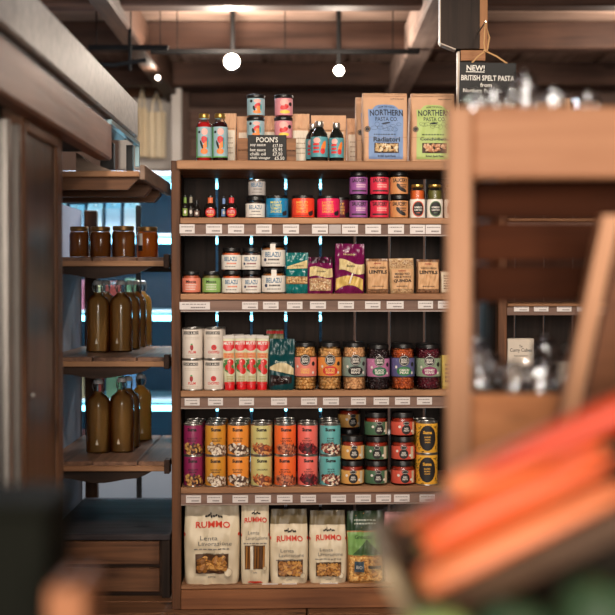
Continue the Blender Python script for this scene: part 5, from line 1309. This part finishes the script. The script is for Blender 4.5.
HON = trans((146, 88, 40)); HON_LIT = trans((206, 122, 44), 0.6)  # second honey is the lit version, light painted as a brighter orange
for i, (a, b, top, Y, m, lab) in enumerate(((70, 88.5, 226.8, 4.14, HON, 'leftmost honey jar in the nook, beside the blue side panel'), (90.5, 110.5, 226.8, 4.14, HON, 'second honey jar from the left in the nook'), (112.5, 134.5, 226.2, 4.14, HON, 'third honey jar from the left in the nook'), (137.2, 157.6, 227, 4.2, HON_LIT, 'brighter orange honey jar with small label, rightmost in the nook'))):
    p0 = at(a, top, Y); p1 = at(b, top, Y); w = p1.x - p0.x; h = p0.z - NZ[0]
    t = honey_jar(w / 2 * 1.06, h, m); t.location = ((p0.x + p1.x) / 2, Y, NZ[0]); tag(t, lab, 'jar', 'honey jars')
    if i == 3:
        p = Print(S_cyl(w / 2 * 0.995)); p.grid(-w * 0.46, -w * 0.18, h * 0.28, h * 0.78, WHITE, 0.0006, 4, 3); p.grid(-w * 0.46, -w * 0.18, h * 0.22, h * 0.40, INK, 0.0012, 4, 2); p.build(t, 'paper_label')
def cider(r, h, m):
    t = empty('cider_bottle')
    k = [(r * 0.92, 0), (r, 0.005), (r, h * 0.63), (r * 0.97, h * 0.69), (r * 0.84, h * 0.745), (r * 0.55, h * 0.785), (r * 0.38, h * 0.81), (r * 0.33, h * 0.93), (r * 0.36, h * 0.94)]
    MB().lathe(k, 26).build('glass_body', glass((246, 250, 246), 0.04, 1.0), t, True)
    MB().lathe([(a * 0.94, max(b, 0.004)) for a, b in k[:7]] + [(r * 0.30, h * 0.83), (0, h * 0.835)], 22).build('cider', m, t, True)
    MB().lathe([(r * 0.33, h * 0.935), (r * 0.40, h * 0.94), (r * 0.38, h * 0.985), (r * 0.25, h), (0, h)], 16).build('stopper', mat((206, 206, 206), 0.3), t, True)
    g = MB()
    for s_ in (-1, 1): g.tube([(s_ * r * 0.36, 0, h * 0.84), (s_ * r * 0.46, -r * 0.1, h * 0.90), (s_ * r * 0.42, 0, h * 0.96)], 0.0018, 6)
    tag(g.build('wire_clasp', STEEL, t), kind='stuff')
    p = Print(S_cyl(r * 1.005)); p.poly([(-r * 0.05, h * 0.12), (r * 0.20, h * 0.12), (r * 0.08, h * 0.20)], CREAM, 0.0006); p.build(t, 'paper_mark')
    return t
CID = trans((206, 154, 92), 0.6); CID2 = trans((236, 190, 116), 0.8)
def on_plane(px, py, z):
    r_ = ray(px, py); tt = (z - CAMZ) / r_.z
    return Vector((0, 0, CAMZ)) + r_ * tt
BL = [(1, 98, 352.3, 23.5, 276, CID, 'olive-brown cider bottle nearest the blue side panel, middle shelf'),
      (1, 121, 352.0, 23.5, 275, CID, 'olive-brown cider bottle at the front of the middle shelf, right one'),
      (1, 129.5, 349.6, 22.5, 276, CID, 'cider bottle just behind the right front one, middle shelf'),
      (1, 136, 347.6, 21.5, 277, CID, 'third cider bottle back in the middle-shelf row'),
      (1, 142, 346.0, 21, 278, CID2, 'lighter cider bottle last in the middle-shelf row'),
      (1, 106, 349.4, 22, 277, CID, 'cider bottle tucked behind the two front ones, middle shelf'),
      (2, 98.5, 453.5, 25, 379, CID, 'front left cider bottle on the lowest nook shelf'),
      (2, 122, 452.8, 25, 377, CID, 'front middle cider bottle on the lowest nook shelf'),
      (2, 128, 448.5, 24, 376, CID, 'cider bottle behind the middle one, lowest nook shelf'),
      (2, 141, 441.0, 22, 374, CID2, 'pale amber cider bottle at the back of the lowest nook shelf')]
for (s_, px, pb, wpx, top, m, lab) in BL:
    P = on_plane(px, pb, NZ[s_]); w = wpx * P.y / FPX
    ctr = P.y + w * 0.35
    h = min(at(px, top, ctr).z - NZ[s_], NZ[s_ - 1] - NZ[s_] - 0.075)
    t = cider(w / 2 * 0.985, h, m); t.location = (P.x * ctr / P.y, ctr, NZ[s_]); t.rotation_euler = (0, 0, random.uniform(-.3, .3)); tag(t, lab, 'bottle', 'cider bottles')

# ================================================================== hanging sign and the post it hangs from
SY = 3.80
a = at(457, 160, SY + 0.09); b = at(486, 52, SY + 0.09)
t = tag(empty('sign_post', (a.x, SY + 0.09, ROWZ[0])), 'dark upright post with hanging board box above the unit end', 'post')
o_ = Vector((a.x, SY + 0.09, ROWZ[0]))
t.location = uw(upx(457, 160, 0.03)[0], 0.03, ROWZ[0]); o_ = t.location.copy()
x1 = at(486, 60, o_.y).x - o_.x
zt_ = at(470, 50, o_.y).z - o_.z
MB().box(0.008, x1, 0, 0.03, 0, zt_, 0.002).build('upright', DARK_WOOD_Z, t)
MB().box(0, 0.0075, -0.004, 0.02, 0, zt_ - 0.005, 0.001).build('lit_edge', mat((196, 176, 156), 0.5), t)  # pale strip painted as the lit left edge of the dark post
MB().box(0.010, x1 - 0.003, -0.010, -0.0005, zt_ - 0.035, zt_ - 0.002, 0.001).build('cross_piece', wood((176, 124, 84), (128, 84, 56), 0), t)
xa = at(440, 20, o_.y).x - o_.x; xb = at(479, 20, o_.y).x - o_.x; xc = at(455, 50, o_.y).x - o_.x; zm = at(440, 44, o_.y).z - o_.z
ZT = ZC - o_.z
MB().slab([(xa, zm), (xc, zt_ + 0.001), (xb, zt_ + 0.001), (xb, ZT), (xa, ZT)], -0.02, 0.03).build('hanging_panel', DARK_WOOD_Z, t)
for q in ([(xa - 0.003, zm), (xa, zm), (xa, ZT), (xa - 0.003, ZT)], [(xa, zm - 0.004), (xc, zt_ - 0.004), (xc, zt_), (xa, zm)]):
    MB().slab(q, -0.022, 0.02).build('lit_edge', mat((180, 160, 142), 0.5), t)
MB().box(xb + 0.0005, x1 + 0.003, -0.012, 0.03, zt_ + 0.001, ZT, 0.001).build('front_board', wood((186, 132, 88), (136, 90, 58), 2), t)  # orange wood colour carries the light on this edge of the post
g = tag(empty('chalkboard_sign'), 'hanging chalkboard announcing new spelt pasta, tied with string', 'sign')
a = at(459, 103.5, SY - 0.02); b = at(515.5, 62.5, SY - 0.02); w = b.x - a.x; h = b.z - a.z
g.location = ((a.x + b.x) / 2, SY - 0.02, a.z); g.rotation_euler = (0, R(1.2), 0)
MB().box(-w / 2, w / 2, 0, 0.006, 0, h, 0.001).build('board', MATTE_BLACK, g)
p = Print(S_flat(0))
p.text('NEW!', -w * 0.22, h * 0.86, w * 0.32, h * 0.14, CHALK, 0.0006, 0.02); p.grid(-w * 0.39, -w * 0.06, h * 0.755, h * 0.775, CHALK, 0.0006, 1, 1)
p.text('BRITISH SPELT PASTA', 0, h * 0.62, w * 0.94, h * 0.13, CHALK, 0.0006, 0.015); p.text('from', -w * 0.03, h * 0.45, w * 0.2, h * 0.10, CHALK, 0.0006, 0.01)
p.text('Northern Pasta Co.', -w * 0.08, h * 0.31, w * 0.7, h * 0.10, CHALK, 0.0006, 0.01)
p.build(g, 'chalk_lettering')
STR = mat((196, 150, 100), 0.8)
kx = at(484, 51, SY - 0.02).x - g.location.x; kz = at(484, 51, SY - 0.02).z - g.location.z
for s_, ex in ((-1, -w * 0.30), (1, w * 0.36)):
    MB().tube([(ex, 0.003, h - 0.004), ((ex + kx) / 2, -0.001, (h + kz) / 2 + 0.001), (kx, 0.0, kz)], 0.0028, 6).build('string', STR, g)
MB().tube([(kx, 0, kz), (kx - 0.004, 0.0, kz + 0.02), (kx, 0.01, kz + 0.09), (kx + 0.012, 0.0, kz + 0.04), (kx + 0.006, 0.0, kz)], 0.0026, 6).build('string', STR, g)
MB().blob((kx, -0.002, kz), (0.006, 0.005, 0.005), None, 8, 6).build('knot', STR, g, True)
MB().tube([(kx, -0.004, kz + 0.088), (kx, 0.17, kz + 0.088)], 0.0025, 6).build('nail', STEEL, g)

# ================================================================== blurred display stand in the right foreground
FY = 1.55
def fx(px, Y=FY): return (px - 307.5) / FPX * Y
def fz(py, Y=FY): return at(307.5, py, Y).z
st = tag(empty('display_stand', (fx(447), FY, 0)), 'blurred pine display stand with slatted back in the right foreground', 'display stand')
O = Vector((fx(447), FY, 0))
def sp(mb, name, m): o = mb.build(name, m, st); o.location = -O; return o
zT, zB = fz(106), fz(178)
XR = fx(800)
sp(MB().box(fx(447), fx(472), FY, FY + 0.03, 0.0, zT, 0.004), 'upright', PINE_Z)
sp(MB().box(fx(447, FY + 0.30), fx(447, FY + 0.30) + 0.014, FY + 0.031, FY + 0.30, fz(178), zT - 0.004, 0.003), 'side_board', wood((206, 148, 106), (170, 114, 78), 1, 0.5))
sp(MB().box(fx(473), XR, FY + 0.002, FY + 0.024, zB, zT, 0.004), 'top_board', PINE_X)
zs = [fz(181, 1.68), fz(222, 1.68), fz(264, 1.68), fz(304, 1.68)]
SHADED_WOOD = wood((80, 42, 24), (52, 27, 16), 0, 0.6, scale=1.4, spec=0.03)  # pine in shade, the shade of the recess put into a darker colour
for i in range(3):
    sp(MB().box(fx(447, FY + 0.30) + 0.015, XR, 1.66, 1.676, zs[i + 1] + 0.003, zs[i] - 0.001, 0.003), 'back_slat', SHADED_WOOD)
sp(MB().box(fx(447, FY + 0.30) + 0.0145, XR, FY + 0.026, FY + 0.30, fz(128), fz(128) + 0.010, 0.002), 'tray_floor', SHADED_WOOD)
# lower tray
LY = FY + 0.06
zl = fz(394, LY)
sp(MB().box(fx(452, LY), fx(640, LY), LY, LY + 0.018, fz(470, LY), zl, 0.004), 'lower_board', wood((226, 156, 106), (198, 130, 84), 0, 0.5, scale=1.4, knots=0.7))
sp(MB().box(fx(458, LY + 0.34), XR, LY + 0.019, LY + 0.34, zl - 0.022, zl - 0.012, 0.002), 'lower_floor', SHADED_WOOD)
sp(MB().box(fx(458, LY + 0.34), fx(458, LY + 0.34) + 0.02, LY + 0.30, LY + 0.34, 0.0, zl - 0.023, 0.003), 'rear_leg', SHADED_WOOD)
# leaning leg on the right with the panel behind it
A_ = at(612, 215, FY - 0.04); B_ = at(562, 455, FY - 0.04)
vs_ = []
wd = 0.021
for q in (A_, B_):
    for dx, dy in ((-wd / 2, 0), (wd / 2, 0), (wd / 2, 0.03), (-wd / 2, 0.03)): vs_.append((q.x + dx, q.y + dy, q.z))
sp(MB().add(vs_, [(4, 5, 1, 0), (5, 6, 2, 1), (6, 7, 3, 2), (7, 4, 0, 3), (0, 1, 2, 3), (7, 6, 5, 4)]), 'leaning_leg', PINE_Z)
sp(MB().slab([(fx(579, FY), fz(455, FY)), (fx(760, FY), fz(455, FY)), (fx(760, FY), fz(236, FY)), (fx(624, FY), fz(236, FY))], FY - 0.005, FY - 0.001).build if False else MB().slab([(fx(574), fz(455)), (fx(760), fz(455)), (fx(760), fz(236)), (fx(619), fz(236))], FY - 0.006, FY + 0.001), 'side_panel', wood((150, 98, 66), (112, 70, 46), 0, 0.5))
# clear jars standing in the trays
CUT = glass((240, 240, 242), 0.10, 2.2)
_nt = CUT.node_tree
_am = _nt.nodes.new('ShaderNodeMath'); _am.operation = 'ADD'; _am.inputs[1].default_value = 0.28; _am.use_clamp = True
_mx = next(n for n in _nt.nodes if n.type == 'MIX_SHADER'); _src = _mx.inputs[0].links[0].from_socket
_nt.links.new(_src, _am.inputs[0]); _nt.links.new(_am.outputs[0], _mx.inputs[0])
def cut_jar(r, h):
    t = empty('glass_jar'); mb = MB(); n = 22; rows = 12
    vs_ = []; fs_ = []
    for j in range(rows + 1):
        z = h * 0.82 * j / rows
        for i in range(n):
            a = 2 * math.pi * (i + 0.5 * (j % 2)) / n; rr = r * (0.9 + 0.1 * math.sin(math.pi * j / rows)) * (1 + random.uniform(-.06, .06))
            vs_.append((rr * math.sin(a), -rr * math.cos(a), z))
    for j in range(rows):
        for i in range(n):
            i2 = (i + 1) % n
            if j % 2 == 0: fs_ += [(j * n + i, j * n + i2, (j + 1) * n + i), (j * n + i2, (j + 1) * n + i2, (j + 1) * n + i)]
            else: fs_ += [(j * n + i, j * n + i2, (j + 1) * n + i2), (j * n + i, (j + 1) * n + i2, (j + 1) * n + i)]
    mb.add(vs_, fs_).build('cut_glass_body', CUT, t)
    MB().lathe([(r * 0.80, h * 0.80), (r * 0.86, h * 0.81), (r * 0.86, h * 0.9), (r * 0.5, h * 0.96), (0, h * 0.97)], 14).build('lid', glass((225, 225, 230), 0.05, 1.8), t)
    MB().blob((0, 0, h * 0.985), (r * 0.16, r * 0.16, h * 0.03), None, 8, 5).build('knob', STEEL, t)
    return t
jproto = None
JT = [(1.66, 476, 92, 0, 'at the left end of the top tray'), (1.70, 494, 88, 0, 'second from the left in the top tray'), (1.78, 524, 70, 0, 'tallest in the middle of the top tray'), (1.68, 553, 88, 0, 'right of the tallest in the top tray'), (1.74, 588, 92, 0, 'far right in the top tray')]
JL = [(1.70, 477, 338, 1, 'at the left end of the lower tray'), (1.84, 490, 352, 1, 'behind the leftmost in the lower tray'), (1.68, 512, 360, 1, 'in front of the white box in the lower tray'), (1.84, 545, 336, 1, 'tallest in the lower tray'), (1.68, 540, 362, 1, 'in front of the tallest in the lower tray'), (1.70, 566, 348, 1, 'beside the leaning leg in the lower tray')]
for (Y, px, top, tier, lab) in JT + JL:
    zb = (fz(128) + 0.010) if tier == 0 else (zl - 0.012)
    h = at(px, top, Y).z - zb
    t = cut_jar(0.019 if tier == 0 else 0.021, h)
    t.location = (at(px, top, Y).x, Y, zb + 0.0003); t.rotation_euler = (0, 0, random.uniform(0, 1)); tag(t, 'small clear cut-glass jar ' + lab, 'jar', 'clear jars on the display stand')

# ================================================================== carrots in a tilted tray, nearest the camera
CY0 = 0.90
slope = math.atan2(107, 215)
D1 = Vector((math.cos(slope), 0, math.sin(slope))); DN = Vector((-math.sin(slope), 0, math.cos(slope)))
C0 = at(411, 602, CY0)
M_ = Matrix((D1, Vector((0, 1, 0)), DN)).transposed()
tray = tag(empty('produce_tray', C0), 'tilted wooden tray of carrots in the blurred lower right corner', 'tray')
def tr(mb, name, m):
    mb.v = [tuple(M_ @ Vector(v)) for v in mb.v]
    return mb.build(name, m, tray)
TRW = wood((104, 78, 58), (66, 48, 36), 0, 0.6)
tr(MB().box(0.0, 0.62, 0.0, 0.012, -0.028, -0.006, 0.002), 'side_board', TRW)
tr(MB().box(0.0, 0.62, 0.16, 0.172, -0.028, 0.03, 0.002), 'side_board', TRW)
tr(MB().box(0.0, 0.62, 0.013, 0.159, -0.028, -0.020, 0.002), 'tray_floor', DARK_WOOD_X)
tr(MB().box(-0.012, -0.0005, 0.0, 0.172, -0.09, 0.032, 0.003), 'front_lip', wood((190, 172, 140), (150, 132, 104), 1, 0.6))
SK = Vector((0, 0, 0)); ex_ = M_ @ Vector((0.004, 0.004, -0.030)); ey_ = M_ @ Vector((0.61, 0.004, -0.030))
MB().slab([(ex_.x, 0.30 - C0.z), (ey_.x, 0.30 - C0.z), (ey_.x, ey_.z), (ex_.x, ex_.z)], 0.004, 0.014).build('shade_panel', wood((44, 38, 30), (26, 22, 18), 0, 0.7, spec=0.05), tray)  # dark sheet added to stand for the deep shade under the tray
for q in ((0.03, 0.03), (0.03, 0.14), (0.56, 0.03), (0.56, 0.14)):
    P = M_ @ Vector((q[0], q[1], -0.028)) + C0
    o = MB().box(-0.015, 0.015, -0.015, 0.015, 0.0, P.z - 0.008, 0.002).build('leg', DARK_WOOD_Z, tray); o.location = Vector((P.x, P.y, 0)) - C0
CAR = [mat((226, 96, 42), 0.45, var=0.15, scale=14), mat((208, 66, 30), 0.45, var=0.15, scale=14), mat((236, 134, 82), 0.45, var=0.15, scale=14)]
STEM = mat((150, 120, 60), 0.6)
def carrot(m, L, r):
    t = empty('carrot')
    pts = []; rr = []
    for j in range(9):
        q = j / 8; pts.append((L * q - L / 2, 0.004 * math.sin(q * 3), 0.003 * math.sin(q * 5))); rr.append(r * (0.55, 0.93, 1.0, 0.97, 0.9, 0.8, 0.66, 0.45, 0.12)[j])
    MB().tube(pts, rr, 12).build('root', m, t, True)
    MB().tube([(-L / 2, 0, 0), (-L / 2 - 0.006, 0, 0.001)], [r * 0.25, r * 0.15], 8).build('stem', STEM, t)
    return t
protos = [carrot(CAR[i % 3], (0.16, 0.14, 0.175)[i % 3], (0.0145, 0.013, 0.0155)[i % 3]) for i in range(3)]
used = [False] * 3
rnd = random.Random(11)
def put_carrot(s_, y_, n_, yaw, flip, k):
    o = protos[k] if not used[k] else copy_tree(protos[k]); used[k] = True
    P = M_ @ Vector((s_, y_, n_)) + C0
    Rm = M_ @ rot3(rnd.uniform(0, 6), 0, 0) if False else M_ @ Matrix.Rotation(yaw + (math.pi if flip else 0), 3, 'Z') @ Matrix.Rotation(rnd.uniform(0, 6.28), 3, 'X')
    o.location = P; o.rotation_euler = Rm.to_euler()
    tag(o, 'blurred orange carrot lying in the tilted tray at the lower right', 'carrot', 'carrots in the tilted tray')
for layer, (n_, ny, s0) in enumerate(((-0.004, 4, (0.10, 0.285, 0.47)), (0.0225, 4, (0.105, 0.29, 0.475)), (0.0485, 2, (0.155, 0.34)))):
    for i in range(ny):
        for s_ in s0:
            put_carrot(s_ + rnd.uniform(-.004, .004), 0.030 + (0, 0.016, 0.004)[layer] + i * 0.0325, n_ + rnd.uniform(-.002, .002), rnd.uniform(-.03, .03), rnd.random() < 0.3, rnd.randrange(3))

# greens on the lower deck in front of the tray
deck = tag(empty('produce_deck', (0.03, 0.70, 0.0)), 'dark lower deck with greens below the carrot tray', 'deck')
dz = 0.775
MB().box(0.0, 0.5, 0.0, 0.18, dz - 0.02, dz, 0.003).build('deck_board', DARK_WOOD_X, deck)
for q in ((0.02, 0.02), (0.02, 0.16), (0.45, 0.02), (0.45, 0.16)): MB().box(q[0], q[0] + 0.03, q[1], q[1] + 0.03, 0, dz - 0.02, 0.002).build('leg', DARK_WOOD_Z, deck)
def cabbage(r, m1, m2):
    t = empty('cabbage')
    MB().blob((0, 0, r * 0.93), (r * 0.92, r * 0.92, r * 0.93), None, 18, 12).build('heart', m2, t, True)
    for k in range(7):
        a = k * 0.9; mb = MB(); vs_ = []; n = 6
        for j in range(n + 1):
            for i in range(n + 1):
                th = a + (i / n - 0.5) * 1.5; ph = -0.9 + 1.9 * j / n
                q = r * (1.0 + 0.02 * k * 0.3 + (0.10 + 0.04 * math.sin(i * 2.3 + k)) * (j / n) ** 3)
                vs_.append((q * math.cos(ph) * math.sin(th), -q * math.cos(ph) * math.cos(th), r * 0.95 + q * math.sin(ph) * 0.95))
        mb.add(vs_, [(j * (n + 1) + i, j * (n + 1) + i + 1, (j + 1) * (n + 1) + i + 1, (j + 1) * (n + 1) + i) for j in range(n) for i in range(n)]).build('leaf', m1, t, True)
    return t
G1 = mat((46, 70, 44), 0.55, var=0.3, scale=10); G2 = mat((62, 92, 52), 0.55, var=0.3, scale=10); G3 = mat((146, 168, 96), 0.5, var=0.2, scale=10)
for (px, py, Y, r, m1, m2, lab) in ((596, 590, 0.80, 0.028, G1, G2, 'dark green cabbage under the right end of the carrot tray'), (512, 612, 0.80, 0.026, G1, G1, 'dark green cabbage below the middle of the carrot tray'), (437, 622, 0.80, 0.024, G3, G3, 'pale green cabbage below the left end of the carrot tray')):
    P = at(px, py, Y); t = cabbage(r, m1, m2); t.location = (P.x, P.y, dz + 0.0005)
    s_ = (P.z + r * 0.35 - dz) / (2 * r); t.scale = (1, 1, max(0.6, s_))
    tag(t, lab, 'cabbage', 'cabbages on the dark deck')

# ================================================================== blurred things in the lower left corner
tb = tag(empty('side_table', (-0.20, 0.88, 0)), 'side table under the dark box in the lower left corner', 'table')
MB().box(-0.16, 0.10, -0.08, 0.22, 0.66, 0.69, 0.003).build('table_top', MID_WOOD_X, tb)
for q in ((-0.14, -0.06), (-0.14, 0.17), (0.06, -0.06), (0.06, 0.17)): MB().box(q[0], q[0] + 0.03, q[1], q[1] + 0.03, 0, 0.66, 0.002).build('leg', MID_WOOD_Z, tb)
a = at(-40, 505, 0.95); b = at(46, 505, 0.95)
t = tag(empty('dark_box', (a.x, 0.95, 0.69)), 'blurred dark green-grey box in the lower left corner', 'box')
MB().box(0, b.x - a.x, 0, 0.10, 0, a.z - 0.69 - 0.008, 0.004).build('body', mat((20, 21, 15), 0.8, spec=0.1), t)
MB().box(-0.002, b.x - a.x + 0.002, -0.002, 0.102, a.z - 0.69 - 0.008, a.z - 0.69, 0.003).build('lid', mat((24, 25, 19), 0.8, spec=0.1), t)
a = at(46, 588, 0.86); b = at(84, 588, 0.86)
t = tag(empty('wooden_block', (a.x, 0.86, 0.69)), 'blurred orange-brown wooden crate corner in front of the dark box', 'crate')
hh = a.z - 0.69; ww = b.x - a.x; BLKW = wood((168, 112, 78), (132, 84, 56), 0, 0.6)
for k in range(3): MB().box(0, ww, 0, 0.008, hh * k / 3 + 0.001, hh * (k + 1) / 3 - 0.001, 0.002).build('front_slat', BLKW, t)
for x in (0, ww - 0.010): MB().box(x, x + 0.010, 0.0085, 0.07, 0, hh, 0.002).build('end_board', BLKW, t)
MB().box(0.010, ww - 0.010, 0.0085, 0.07, 0.0, 0.006).build('base', BLKW, t)
